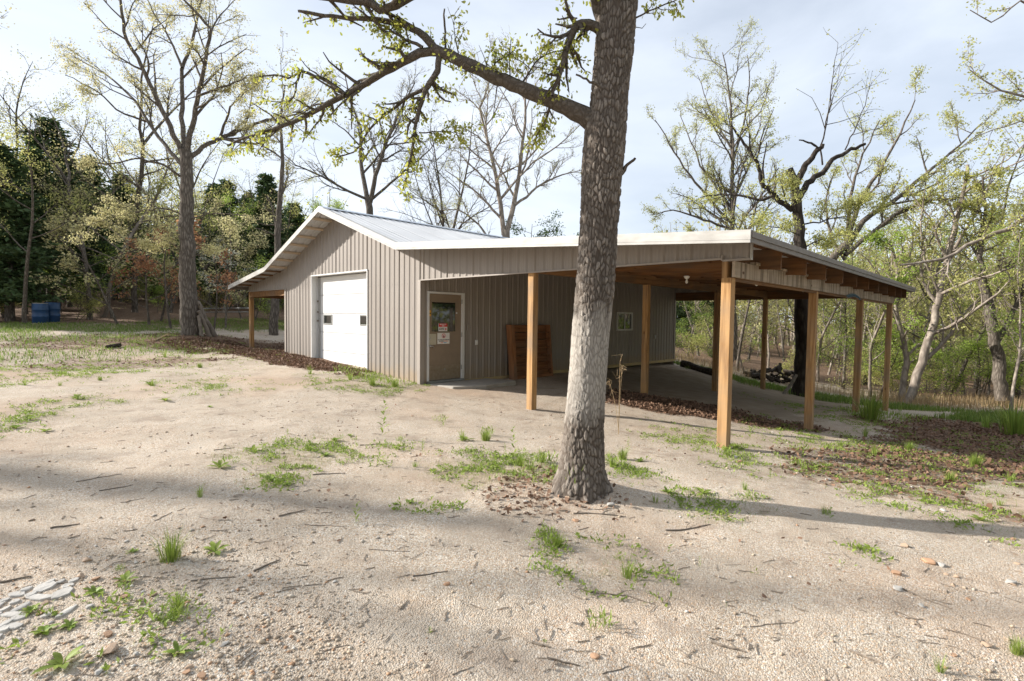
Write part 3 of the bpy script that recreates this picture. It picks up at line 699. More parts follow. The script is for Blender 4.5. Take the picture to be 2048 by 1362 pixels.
MB().box(-.03, DX - .004, G1 - .0, G1 + .03, -.1, GZT + .03).build('door_jamb', M['white'], BARN)
MB().box(-.03, DX - .004, G0 - .03, G0 - .0, -.1, GZT + .03).build('door_jamb', M['white'], BARN)
MB().box(-.032, DX - .004, G0 - .03, G1 + .03, GZT + .0, GZT + .032).build('door_head', M['white'], BARN)
MB().box(DX - .06, DX - .03, G1 - .14, G1 - .10, -.05, GZT - .05).build('door_track', M['galv'], BARN)
for z in (1.35, 1.62, 1.95): MB().box(DX - .08, DX - .03, G1 - .13, G1 - .05, z, z + .05).build('track_bracket', M['oldwood'], BARN)

# entry door in the side wall (faces -y)
MB().box(.185, .235, -.034, .06, -.02, 2.14).build('door_frame', M['white'], BARN, bevel=.003)
MB().box(1.222, 1.318, -.034, .06, -.02, 2.14).build('door_frame', M['white'], BARN, bevel=.003)
MB().box(.235, 1.222, -.034, .06, 2.09, 2.14).build('door_frame', M['white'], BARN, bevel=.003)
MB().box(.185, 1.318, -.05, .05, -.04, .012).build('threshold', M['galv'], BARN)
ed = MB().box(.24, .305, -.012, .03, .02, 2.085).box(1.036, 1.218, -.012, .03, .02, 2.085).box(.305, 1.036, -.012, .03, .02, 1.182).box(.305, 1.036, -.012, .03, 1.892, 2.085).build('entry_door', M['door'], BARN)
MB().box(.305, 1.036, -.004, .01, 1.182, 1.892).build('door_pane', M['glass'], ed)
for a in ((.290, .310, 1.165, 1.91), (1.031, 1.051, 1.165, 1.91)): MB().box(a[0], a[1], -.020, -.013, a[2], a[3]).build('glazing_bead', M['door'], ed)
for a in ((.310, 1.031, 1.165, 1.186), (.310, 1.031, 1.888, 1.91)): MB().box(a[0], a[1], -.020, -.013, a[2], a[3]).build('glazing_bead', M['door'], ed)
MB().box(.25, 1.20, -.0155, -.0125, .03, .37).build('kick_plate', M['kick'], ed)
MB().box(.246, .45, -.022, -.0125, .871, 1.133).build('lock_cover', M['beige'], ed, bevel=.02)
for z in (1.92, 1.103, .296): MB().tube([(1.222, -.04, z - .055), (1.222, -.04, z + .055)], .012, 8).build('hinge', M['galv'], ed)
MB().tube([(.262, -.013, .845), (.262, -.07, .845)], .022, 10).tube([(.262, -.06, .845), (.33, -.065, .842), (.345, -.062, .80)], .011, 8).build('door_handle', M['chrome'], ed, smooth=True)
MB().tube([(.25, -.013, 1.017), (.25, -.04, 1.017)], .03, 12).build('deadbolt', M['chrome'], ed)
MB().box(.70, .73, -.02, -.0125, .245, .30).build('door_stop', M['galv'], ed)
MB().box(1.04, 1.09, -.02, -.0125, 1.62, 1.66).build('sensor_plate', M['sign'], ed)
def textpart(txt, x, z, size, m, parent, y=-.0275, align='CENTER'):
    cu = bpy.data.curves.new('lettering', 'FONT'); cu.body = txt; cu.size = size; cu.align_x = align; cu.align_y = 'CENTER'; cu.extrude = .0004; cu.offset = .0012
    o = bpy.data.objects.new('tmp', cu); COL.objects.link(o)
    dg = bpy.context.evaluated_depsgraph_get(); me = bpy.data.meshes.new_from_object(o.evaluated_get(dg))
    bpy.data.objects.remove(o); bpy.data.curves.remove(cu); me.materials.clear(); me.materials.append(m)
    me.transform(Matrix.Rotation(math.pi / 2, 4, 'X')); me.transform(Matrix.Translation((x, y, z)))
    return link('lettering', me, parent)
def disc(x, z, r0, r1, y, n=28):
    b = MB()
    for i in range(n):
        a0, a1 = 2 * math.pi * i / n, 2 * math.pi * (i + 1) / n
        b.poly([(x + r0 * math.cos(a0), y, z + r0 * math.sin(a0)), (x + r1 * math.cos(a0), y, z + r1 * math.sin(a0)), (x + r1 * math.cos(a1), y, z + r1 * math.sin(a1)), (x + r0 * math.cos(a1), y, z + r0 * math.sin(a1))])
    return b
# restricted area sign on the pane
sg = MB().box(.512, .773, -.026, -.0125, 1.195, 1.381).build('notice_sign', M['sign'], ed)
sg['label'] = 'small white notice with red top band on the pane'
MB().box(.512, .773, -.0272, -.0262, 1.300, 1.381).build('red_band', M['red'], ed)
textpart('RESTRICTED', .6425, 1.357, .036, M['sign'], ed, -.0278); textpart('AREA', .6425, 1.321, .034, M['sign'], ed, -.0278)
textpart('AUTHORIZED', .60, 1.264, .024, M['black'], ed); textpart('PERSONNEL ONLY', .60, 1.236, .019, M['black'], ed)
disc(.727, 1.245, 0.0, .030, -.0268, 8).build('stop_octagon', M['red'], ed); textpart('STOP', .727, 1.245, .018, M['sign'], ed, -.0280)
# no food sign
s2 = MB().box(.485, .853, -.018, -.0125, .887, 1.153).build('notice_sign', M['sign'], ed); s2['label'] = 'white sign with red prohibition ring'
disc(.672, 1.083, .043, .055, -.0188).build('prohibition_ring', M['red'], ed)
MB().bar((.637, -.0190, 1.116), (.707, -.0190, 1.050), .001, .010, (0.7, 0, .7)).build('prohibition_bar', M['red'], ed)
MB().box(.655, .677, -.0187, -.0183, 1.055, 1.095).box(.640, .70, -.0187, -.0183, 1.046, 1.054).box(.683, .699, -.0187, -.0183, 1.06, 1.083).build('cup_icon', M['black'], ed)
textpart('NO FOOD OR BEVERAGE', .669, .985, .031, M['black'], ed, -.0190)
textpart('ALLOWED', .60, .952, .031, M['black'], ed, -.0190); textpart('BEYOND', .745, .952, .031, M['orange'], ed, -.0190)
textpart('THIS', .615, .918, .033, M['orange'], ed, -.0190); textpart('POINT', .715, .918, .033, M['bluep'], ed, -.0190)
MB().box(.245, .289, -.0155, -.0125, 1.554, 1.694).build('warning_sticker', M['yellow'], ed); MB().box(.250, .284, -.0175, -.0158, 1.605, 1.635).build('sticker_mark', M['black'], ed)
MB().box(1.406, 1.481, -.05, -.024, 1.211, 1.378).build('keypad_box', M['siding'], BARN, bevel=.008)
sw = MB().box(1.677, 1.77, -.045, -.024, .834, .961).build('switch_box', M['white'], BARN, bevel=.006); MB().box(1.705, 1.742, -.052, -.046, .87, .925).build('switch_lever', M['ceramic'], sw)
MB().box(10.80, 10.86, -.07, -.024, .80, .95).build('hose_bib', M['white'], BARN, bevel=.01)

# slider window in the side wall
wf = MB().box(8.215, 9.215, -.035, .05, 1.142, 1.20).box(8.215, 9.215, -.035, .05, 1.728, 1.786).box(8.215, 8.275, -.035, .05, 1.20, 1.728).box(9.155, 9.215, -.035, .05, 1.20, 1.728).box(8.695, 8.735, -.03, .05, 1.20, 1.728).build('window', M['white'], BARN, bevel=.004)
MB().box(8.275, 8.695, -.008, .0, 1.20, 1.728).build('window_pane', M['glass'], wf); MB().box(8.735, 9.155, .01, .018, 1.20, 1.728).build('window_pane', M['glass'], wf)
# lights under the lean-to
for u, w_, x in ((1374, 541, 3.315), (1095, 545, .914), (1261, 562, 4.55), (1513, 571, 3.315), (1606, 585, 5.747)):
    p = onx(u, w_, x); zb = zr(p[1]) - .36; y = p[1]
    f = MB().tube([(x, y, zb + .005), (x, y, zb - .015), (x, y, zb - .05)], [.062, .060, .038], 16).build('lamp_holder', M['ceramic'], BARN, smooth=False)
    MB().tube([(x, y, zb - .05), (x, y, zb - .075), (x, y, zb - .11), (x, y, zb - .14), (x, y, zb - .155)], [.015, .02, .031, .024, .006], 14).build('bulb', M['bulb'], f, smooth=True)

# concrete pad at the door
pad = MB(); px = [(.16, -.06), (2.05, -.06), (2.25, -.95), (1.1, -1.1), (.3, -.85)]
pv = [(x, y, -.25) for x, y in px] + [(x, y, -.045) for x, y in px]
pad.v = pv; pad.f = [(4, 3, 2, 1, 0), (5, 6, 7, 8, 9)] + [(i, (i + 1) % 5, 5 + (i + 1) % 5, 5 + i) for i in range(5)]
pad.build('concrete_pad', M['concrete'], None, bevel=.012, label='low concrete pad in front of the brown entry door', cat='slab')

# ------------------------------------------------------------------ small objects by the barn
# wooden slatted shelf unit leaning against the side wall
SH = thing('wooden_shelf', 'red-brown wooden shelf unit with many shelves leaning on the side wall', 'shelf', (2.78, -.3, -.14))
def sh(name, x0, x1, y0, y1, z0, z1, m='shelf', par=None):
    lean = lambda y, z: y + (z + .14) * .10
    p = [(x - 2.78, lean(y, z) + .3, z + .14) for z in (z0, z1) for x, y in ((x0, y0), (x1, y0), (x1, y1), (x0, y1))]
    return MB().hexa(p).build(name, M[m], par or SH, bevel=.003)
X0, X1, Y0, Y1, Z0, Z1 = 2.78, 4.43, -.36, -.18, -.14, 1.35
sh('side_board', X0, X0 + .035, Y0, Y1, Z0, Z1, 'shelfv'); sh('side_board', X1 - .035, X1, Y0, Y1, Z0, Z1, 'shelfv')
sh('front_stile', X0 + .036, X0 + .15, Y0 + .0, Y0 + .02, Z0, Z1, 'shelfv')
N_ = 7
for k in range(N_ + 1):
    z = Z0 + .0 + (Z1 - Z0 - .03) * k / N_
    sh('shelf_board', X0 + .036, X1 - .036, Y0 + .021, Y1 - .021, z, z + .022)
for k in range(N_):
    z = Z0 + (Z1 - Z0) * k / N_
    sh('back_board', X0, X1, Y1 - .019, Y1 - .0, z + .006, z + (Z1 - Z0) / N_ - .006)
sh('bottom_rail', X0 + .151, X1 - .036, Y0, Y0 + .02, Z0 + .023, Z0 + .12)

# brush lying on the beam ledge
bp0 = ony(1691, 594, -PB - .05); bp1 = ony(1718, 594, -PB - .05)
BR = thing('bristle_brush', 'dark blue-grey curved bristle brush hung on the outer beam', 'brush', tuple(bp0))
L_ = bp1[0] - bp0[0]
MB().tube([(L_ * t, -.02, .02 + .07 * math.sin(math.pi * t)) for t in np.linspace(0, 1, 9)], .014, 8).build('brush_spine', M['teal'], BR, smooth=True)
bb_ = MB(); R_ = rng(5)
for t in np.linspace(.06, .98, 60):
    for q in range(3):
        a = R_.uniform(-.5, .5); h = .02 + .07 * math.sin(math.pi * t)
        bb_.tube([(L_ * t, -.02, h), (L_ * t + R_.uniform(-.02, .02), -.02 - .03 * R_.random(), h - .05 + .03 * a)], .003, 3, False)
bb_.build('bristles', M['teal'], BR, kind='stuff')

def wood_log(name, p, q, r, m, label, cat, group=None, seed=0, n=9, k=12):
    p = np.array(p, float); q = np.array(q, float); R = rng(seed); t = np.linspace(0, 1, n)[:, None]
    P = p + (q - p) * t + R.normal(0, r * .12, (n, 3)); rad = r * (1 - .18 * t[:, 0]) * R.uniform(.92, 1.06, n)
    return MB().tube(P, rad, k).build(name, M[m], None, smooth=False, label=label, cat=cat, group=group, loc=p) if False else _logobj(name, P, rad, k, m, label, cat, group)
def _logobj(name, P, rad, k, m, label, cat, group):
    o = MB().tube(P - P[0], rad, k).build(name, M[m], None, label=label, cat=cat, group=group); o.location = P[0]; return o
# logs leaning against the big left tree
lt3 = np.array([LT[0], LT[1], g1(*LT)])
for i, (u, w_, ut, wt, rr) in enumerate(((430, 668, 394, 602, .10), (420, 664, 398, 622, .085), (404, 662, 397, 632, .075))):
    a = atd(u, w_, 24.1 - .2 * i); a[2] = g1(a[0], a[1]) - .02; b = atd(ut, wt, 24.0 - .1 * i)
    wood_log('leaning_log', a, b, rr, 'oldwood', ('long grey log leaning on the big left tree, outermost of three', 'middle grey log of three leaning on the big left tree', 'shortest grey log leaning closest to the big left tree')[i], 'log', 'logs leaning on the left tree', i)
a = hit(309, 683); b = hit(336, 671); a[2] += .03; b[2] += .06
wood_log('board_piece', a, b, .035, 'sill', 'pale loose board lying left of the big left tree', 'board', None, 8, 4, 4)
a = hit(215, 697); b = hit(240, 694); a[2] += .05; b[2] += .05
wood_log('rotten_log', a, b, .07, 'deadlog', 'dark rotten log piece on the dirt left of the big tree', 'log', None, 9, 6, 9)
# fallen dark log behind the barn
a = hit(1364, 733); b = hit(1425, 752); a[2] += .12; b[2] += .12
wood_log('fallen_log', a, b, .16, 'deadlog', 'dark fallen log on the ground behind the far barn corner', 'log', None, 10, 9, 12)
# leaning plank at the broken tree
# blue drums
for i, (u, w_) in enumerate(((81, 643), (104, 643))):
    p = atd(u, w_, 31.5 + .5 * i); z = g1(p[0], p[1]); B = thing('plastic_drum', ('left blue drum standing open-topped at the wood edge', 'right blue drum leaning beside the other at the wood edge')[i], 'drum', (p[0], p[1], z - .03), .3 * i, 'blue drums at the wood edge')
    hs = [0, .02, .28, .30, .33, .35, .58, .60, .63, .65, .88, .90]; rs = [.27, .29, .29, .305, .305, .29, .29, .305, .305, .29, .29, .27]
    MB().tube([(0.03 * i * h, 0, h) for h in hs], [r * .98 for r in rs], 20).build('drum_body', M['barrel'], B, smooth=True)
    MB().tube([(0.03 * i * .9, 0, .895), (.03 * i * .9, 0, .915)], [.275, .275], 20).build('drum_lid', M['beige'] if i == 0 else M['barrel'], B)
# pipe rail fence at the far left behind the left lean-to
FE = thing('pipe_fence', 'thin pale pipe rail across the grass behind the left lean-to', 'fence', (0, 0, 0))
fa = atd(400, 617, 36); fb = atd(505, 616, 33)
for h in (0, .22): MB().tube([fa - [0, 0, h], fb - [0, 0, h]], .028, 8).build('rail', M['galv'], FE)
for t in (0, .5, 1):
    q = fa + (fb - fa) * t; MB().tube([(q[0], q[1], g1(q[0], q[1]) - .2), (q[0], q[1], q[2] + .05)], .035, 8).build('fence_post', M['galv'], FE)
# firewood pile
wp = atd(1556, 752, 27.0); WPZ = g1(wp[0], wp[1]); WPL = thing('firewood_pile', 'heap of dark split firewood behind the barn posts', 'woodpile', (wp[0], wp[1], WPZ))
R_ = rng(12); ax = nrm(np.array([RT[0], RT[1], 0]))
for k in range(70):
    u = R_.uniform(-1.35, 1.25); h = R_.uniform(0, 1) ** 1.3 * (.75 - .28 * abs(u)); d = R_.uniform(-.5, .5)
    c_ = ax * u + np.array([FW[0], FW[1], 0]) * d + np.array([0, 0, h]); di = nrm(R_.normal(0, 1, 3) * [1, 1, .4]) * R_.uniform(.16, .26)
    MB().tube([c_ - di, c_, c_ + di], R_.uniform(.05, .095), 5).build('split_log', M['deadlog'], WPL)

# ------------------------------------------------------------------ tree machinery
class Tree:
    def __init__(s, seed): s.R = rng(seed); s.br = []; s.lf = []      # branches (P,R), leaf seeds (pos, dir)
    def add(s, P, R): s.br.append((np.asarray(P, float), np.asarray(R, float)))
    def wander(s, p, d, L, n, curl, up, r0, r1):
        R = s.R; P = [p]; d = nrm(d); st = L / n
        for i in range(n):
            d = nrm(d + R.normal(0, curl, 3) + np.array([0, 0, up])); P.append(P[-1] + d * st)
        return np.array(P), np.linspace(r0, r1, n + 1)
    def ramify(s, P, R, levels, dens, ratio, ang=.9, up=.06, curl=.16, t0=.25, leafn=3, minr=.004, lastn=4):
        """spawn children along polyline P; levels = number of generations still to grow"""
        seg = np.linalg.norm(np.diff(P, axis=0), axis=1); cum = np.r_[0, np.cumsum(seg)]; L = cum[-1]
        if levels <= 0: return
        n = max(2, int(s.R.poisson(dens)))
        for i in range(n):
            t = t0 + (1 - t0) * (i + s.R.random()) / n; x = t * L; j = min(len(seg) - 1, int(np.searchsorted(cum, x) - 1)); j = max(j, 0)
            f = (x - cum[j]) / (seg[j] + 1e-9); p = P[j] * (1 - f) + P[j + 1] * f; r = R[j] * (1 - f) + R[j + 1] * f
            tg = nrm(P[j + 1] - P[j]); q = nrm(np.cross(tg, s.R.normal(0, 1, 3))); a = ang * s.R.uniform(.55, 1.25)
            d = tg * math.cos(a) + q * math.sin(a); 
            l = L * ratio * s.R.uniform(.55, 1.2) * (1 - .45 * t); rr = max(minr, min(r * .68, r * .55 + .003))
            last = levels == 1
            Q, QR = s.wander(p, d, l, 3 if last else 5, curl, up, rr, max(minr * .6, rr * (.3 if not last else .45)))
            s.add(Q, QR)
            if last:
                for k in range(leafn):
                    g = s.R.uniform(.35, 1.0); m = min(2, int(g * 3)); s.lf.append((Q[m] + (Q[m + 1] - Q[m]) * (g * 3 - m), nrm(Q[-1] - Q[0])))
            else: s.ramify(Q, QR, levels - 1, dens * .8 if levels > 2 else lastn, ratio, ang, up, curl, .2, leafn, minr)
    def bark_mesh(s, name, m, off=(0, 0, 0), big=8):
        groups = {}
        for P, R in s.br:
            k = big if R[0] > .09 else (6 if R[0] > .04 else (4 if R[0] > .014 else 3)); groups.setdefault((len(P), k), []).append((P, R))
        V = []; F = []; b = 0
        for (n, k), g in groups.items():
            v, f = tube_batch(np.array([x[0] for x in g]), np.array([x[1] for x in g]), k); V.append(v); F.append(f + b); b += len(v)
        return np_mesh(name, np.vstack(V) - np.asarray(off), np.vstack(F), m, smooth=True)
    def leaf_mesh(s, name, m, size, per=4, spread=.08, droop=.3, off=(0, 0, 0), lobed=False, asp=.5, flat=0):
        if not s.lf: return None
        p = np.array([a for a, _ in s.lf]); d = np.array([b for _, b in s.lf])
        p = np.repeat(p, per, 0); d = np.repeat(d, per, 0); n = len(p)
        tone = np.repeat(s.R.random(len(s.lf)), per)
        p = p + s.R.normal(0, spread, (n, 3)) * [1, 1, .7]
        return leaves(s.R, name, m, p - np.asarray(off), d, size, droop, lobed, asp, flat, tone)
def leaves(R, name, m, p, d, size, droop=.3, lobed=False, asp=.5, flat=0, tone=None):
    n = len(p); a = nrm(d * .5 + R.normal(0, .7, (n, 3)) * [1, 1, 1 - flat] + np.array([0, 0, -droop]))
    w = nrm(np.cross(a, R.normal(0, 1 - flat * .8, (n, 3)) + np.array([0, 0, flat * 2.5]))); nn = np.cross(a, w)
    s = size * R.uniform(.6, 1.35, (n, 1)); ws = s * asp
    col = np.stack([np.clip(R.random(n) * .6 + (tone if tone is not None else R.random(n)) * .4, 0, 1), R.random(n), np.zeros(n)], -1)
    if lobed:
        tip = p + a * s; l1 = p + a * s * .3 + w * ws * .35 + nn * s * .08; l2 = p + a * s * .72 + w * ws * .55 + nn * s * .1; r1 = p + a * s * .3 - w * ws * .35 + nn * s * .08; r2 = p + a * s * .72 - w * ws * .55 + nn * s * .1
        V = np.stack([p, l1, l2, tip, r2, r1], 1).reshape(-1, 3); b = np.arange(n)[:, None] * 6
        F = np.concatenate([b + [0, 1, 2, 3], b + [0, 3, 4, 5]]); col = np.repeat(col, 6, 0)
    else:
        V = np.stack([p, p + a * s * .45 + w * ws * .5, p + a * s, p + a * s * .5 - w * ws * .5], 1).reshape(-1, 3)
        F = np.arange(n * 4).reshape(-1, 4); col = np.repeat(col, 4, 0)
    return np_mesh(name, V, F, m, col)
def finish(T, name, label, cat, base, bark, leaf, size, per, spread=.08, droop=.3, group=None, lobed=False, asp=.55, flat=0, big=8):
    o = thing(name, label, cat, tuple(base), 0, group)
    link('trunk', T.bark_mesh('trunk', M[bark], base, big), o)
    lm = T.leaf_mesh('crown', M[leaf], size, per, spread, droop, base, lobed, asp, flat)
    if lm: link('crown', lm, o)
    return o
def resample(P, n):
    P = np.asarray(P, float); cum = np.r_[0, np.cumsum(np.linalg.norm(np.diff(P, axis=0), axis=1))]; t = np.linspace(0, cum[-1], n)
    return np.stack([np.interp(t, cum, P[:, i]) for i in range(P.shape[1])], -1)

# ------------------------------------------------------------------ the near oak
D0 = 4.72
OB = np.array([OAK[0], OAK[1], g1(*OAK)])
ED = [(0, 1198, 1274), (106, 1190, 1265), (176, 1184, 1256), (226, 1180, 1254), (264, 1170.5, 1251.6), (335, 1163.5, 1245), (388, 1163, 1240), (458, 1160.6, 1234.7), (594, 1150.7, 1226), (671, 1143, 1217.5), (747, 1138.5, 1212.6), (804, 1134, 1208.8), (862, 1127.8, 1207), (900, 1123, 1206.8), (938, 1117, 1208), (961, 1109, 1212), (985, 1104, 1216), (1010, 1100, 1220)]
ED = [(-500, 1232, 1302), (-220, 1214, 1288)] + ED
ed_ = np.array(ED[::-1], float)
NZ, NA = 560, 210
wv = np.concatenate([np.linspace(1010, 0, 510), np.linspace(-8, -500, 50)])
le = np.interp(-wv, -ed_[:, 0], ed_[:, 1]); re = np.interp(-wv, -ed_[:, 0], ed_[:, 2])
cen = np.array([atdepth((a + b) / 2, v, D0) for a, b, v in zip(le, re, wv)]); rad = (re - le) / 2 / F_PX * D0
# small crook and swelling
A = np.linspace(0, 2 * math.pi, NA, endpoint=False); AA, ZZ = np.meshgrid(A, np.arange(NZ)); hgt = np.repeat((cen[:, 2] - OB[2])[:, None], NA, 1)
PERX = 42
ux = AA / (2 * math.pi) * PERX + .35 * np.sin(hgt * 9) ; uz = hgt / .080
wob = (fbm(ux * .5, uz * .5, 61, 3) - .45) * 1.6
f1, f2, cid = worley(ux + wob, uz + wob * .6, 11, None)
# make seam periodic by blending near the back side
plate = np.clip((f2 - f1 - .05) / .26, 0, 1); plate = plate * plate * (3 - 2 * plate)
worn = np.clip(1 - np.abs((hgt - (.62 + 1.64) / 2) / .56) ** 3, 0, 1) * np.clip(1.25 - .8 * np.abs(np.cos((AA - 0) / 1)) * 0, 0, 1)
worn = np.clip(worn * 1.25 + (fbm(ux * .5, uz * .3, 71, 4) - .5) * 1.3 * (worn > .02), 0, 1)
rr = rad[:, None] * (1 + .03 * (fbm(AA * 1.2, hgt * 1.4, 31, 3) - .45)) + (plate * (.5 + .9 * cid) - .6) * .012 * (1 - .6 * worn) + (fbm(ux * 2, uz * 1.5, 77, 2) - .4) * .005
flare = np.clip(1 - hgt / .28, 0, 1.3) ** 2
rr = rr * (1 + flare * (.02 + .22 * np.clip(np.sin(AA * 5 + .8), 0, 1) ** 2 * .6))
# azimuth 0 along RT, 90deg along -view
E1 = nrm(np.array([RT[0], RT[1], 0])); E2 = nrm(np.array([-FW[0], -FW[1], 0]))
V = cen[:, None, :] + rr[:, :, None] * (np.cos(AA)[..., None] * E1 + np.sin(AA)[..., None] * E2)
# blend bark field across the seam, which lies on the far side
V = np.roll(V, 0, 1)
idx = np.arange(NZ * NA).reshape(NZ, NA); jn = np.roll(idx, -1, 1)
Fq = np.stack([idx[:-1], jn[:-1], jn[1:], idx[1:]], -1).reshape(-1, 4)
tone = np.clip(.5 * cid + .9 * (fbm(AA * 1.4, hgt * 2.2, 91, 4) - .2), 0, 1)
colr = np.stack([plate * (.35 + .65 * cid), worn * (.5 + .45 * plate), tone], -1).reshape(-1, 3)
OAKO = thing('oak_tree', 'tall leaning oak in front with furrowed bark and worn pale patch', 'tree', tuple(OB))
link('trunk', np_mesh('trunk', V.reshape(-1, 3) - OB, Fq, M['barkoak'], colr, True), OAKO)
OT = Tree(101)
def limb(pts, r0, r1, n=16, dz=(0, 0), jit=0.004, prof=None):
    """pts pixel polyline drawn at the trunk's depth plus dz[0]..dz[1]"""
    q = resample(np.array(pts, float), n); D = D0 + np.linspace(dz[0], dz[1], n)
    P = np.array([atdepth(u, w_, d) for (u, w_), d in zip(q, D)]); P[1:-1] += OT.R.normal(0, jit, (n - 2, 3))
    R = (np.linspace(r0, r1, n) if prof is None else np.interp(np.linspace(0, 1, n), *prof)) * OT.R.uniform(.93, 1.07, n); OT.add(P, R); return P, R
S = 1 / F_PX * D0
main = limb([(1225, 262), (1185, 243), (1160, 228), (1100, 200), (1040, 176), (990, 155), (940, 130), (900, 112), (868, 99)], .118, .062, 24, (0, .15), .004, ([0, .10, .2, .4, 1], [.13, .10, .078, .064, .052]))
bA = limb([(872, 101), (845, 68), (800, 47), (760, 40), (720, 38), (680, 35), (640, 31), (597, 22)], .040, .016, 18, (.15, .3))
bB = limb([(880, 103), (850, 104), (830, 110), (795, 130), (740, 163), (690, 190), (640, 218), (600, 240), (560, 254), (520, 268), (480, 278), (455, 292)], .043, .010, 24, (.15, .55))
bC = limb([(880, 108), (876, 140), (852, 178), (838, 220), (830, 262), (822, 310), (815, 345), (806, 378)], .040, .007, 18, (.15, .05))
bC2 = limb([(853, 176), (820, 190), (790, 215), (755, 240), (735, 265), (722, 290), (700, 308), (672, 315)], .024, .006, 14, (.12, .3))
bB2 = limb([(690, 190), (660, 165), (625, 148), (600, 143), (575, 158), (560, 150), (520, 152)], .022, .008, 14, (.3, .5))
bB3 = limb([(600, 143), (592, 170), (588, 195), (570, 205), (530, 203)], .013, .005, 10, (.4, .6))
bA2 = limb([(845, 95), (815, 82), (780, 60), (745, 42)], .018, .008, 10, (.15, .25))
bD = limb([(560, -60), (640, -5), (690, 0), (740, 4), (752, 22), (775, 16), (805, 4), (860, -30), (960, -90), (1100, -160), (1215, -230)], .030, .085, 24, (.1, 0))
bE = limb([(1215, 70), (1186, 50), (1155, 48), (1141, 70), (1128, 116), (1116, 160), (1104, 192)], .052, .014, 16, (0, -.12))
bE2 = limb([(1205, 40), (1192, 10), (1188, -40), (1160, -120)], .058, .045, 10, (0, -.1))
bR = limb([(1265, 38), (1300, 20), (1340, 6), (1380, -12)], .010, .005, 8, (0, -.2))
limb([(1200, 174), (1186, 166), (1172, 158), (1152, 149)], .016, .009, 8, (-.15, -.22)); limb([(1240, 350), (1249, 340), (1257, 326), (1271, 316)], .022, .011, 8, (0, -.05))
limb([(891, 100), (890, 60), (889, 18)], .014, .010, 8, (.15, .15)); limb([(1245, 52), (1285, 55), (1292, 47)], .006, .003, 6, (0, 0))
bF = limb([(1040, 172), (1062, 140), (1075, 120), (1100, 105), (1140, 98)], .012, .005, 10, (.05, .1)); bG = limb([(980, 140), (1000, 118), (1030, 100)], .010, .004, 8, (.1, .2))
bH = limb([(1105, 205), (1090, 240), (1075, 270), (1066, 292)], .018, .007, 10, (.05, .2)); bI = limb([(838, 265), (870, 263), (905, 265), (935, 268)], .008, .003, 8, (.1, .15))
for (P, R), dn, rt_ in ((bA, 7, .2), (bB, 16, .16), (bC, 12, .16), (bC2, 9, .2), (bB2, 9, .25), (bB3, 6, .3), (bA2, 9, .35), (bD, 8, .12), (bE, 14, .32), (bE2, 5, .3), (bR, 6, .35), (bF, 8, .4), (bG, 6, .5), (bH, 7, .3), (bI, 5, .35)):
    OT.ramify(P, R, 2, dn * 1.7, rt_ * 1.2, ang=1.0, up=.03, curl=.2, t0=.12, leafn=2, minr=.0026, lastn=3.5)
P, R = main; OT.ramify(P[12:], R[12:] * .2, 2, 9, .55, ang=1.2, up=.1, curl=.2, t0=.05, leafn=2, minr=.003, lastn=3)
# tall thin crown out of view above, so that the tree throws its own shade
for k in range(5):
    a = k * 1.26; tp = cen[-1] + np.array([0, 0, -.2 + .25 * k])
    P, R = OT.wander(tp, np.array([math.cos(a), math.sin(a), 1.1]), 4.2, 9, .14, .05, .10, .02); OT.add(P, R); OT.ramify(P, R, 3, 6, .42, leafn=1, minr=.005)
link('limbs', OT.bark_mesh('limbs', M['barklimb'], OB, 14), OAKO)
link('crown', OT.leaf_mesh('crown', M['lf_oak'], .038, 3, .032, .85, OB, True, .5), OAKO)
print('oak leaves', len(OT.lf), 'br', len(OT.br))

# ------------------------------------------------------------------ traced trees farther off
def traced(seed, name, label, base_px, D, segs, bark, leaf, size, per, **kw):
    """segs: list of (pixel polyline, r0, r1, depth shift at end, density)"""
    T = Tree(seed); bu = ray(*base_px); dep = D / np.linalg.norm(bu[:2]); b = C + bu * dep; b[2] = g1(b[0], b[1])
    for pl, r0, r1, dd, dens, *lv in segs:
        n = max(8, int(len(pl) * 3)); q = resample(np.array(pl, float), n); Dp = dep + np.linspace(dd[0], dd[1], n)
        P = np.array([atdepth(u, w_, d) for (u, w_), d in zip(q, Dp)]); P[2:-1] += T.R.normal(0, .02, (n - 3, 3)); R = np.linspace(r0, r1, n)
        T.add(P, R)
        if dens: T.ramify(P, R, lv[0] if lv else kw.get('lev', 3), dens, kw.get('ratio', .42), ang=kw.get('ang', .85), up=kw.get('up', .05), curl=.17, t0=.2, leafn=kw.get('leafn', 2), minr=.007, lastn=kw.get('lastn', 4))
    print(name, len(T.br), len(T.lf))
    return finish(T, name, label, 'tree', b, bark, leaf, size, per, kw.get('spread', .10), kw.get('droop', .2), kw.get('group'), big=16)
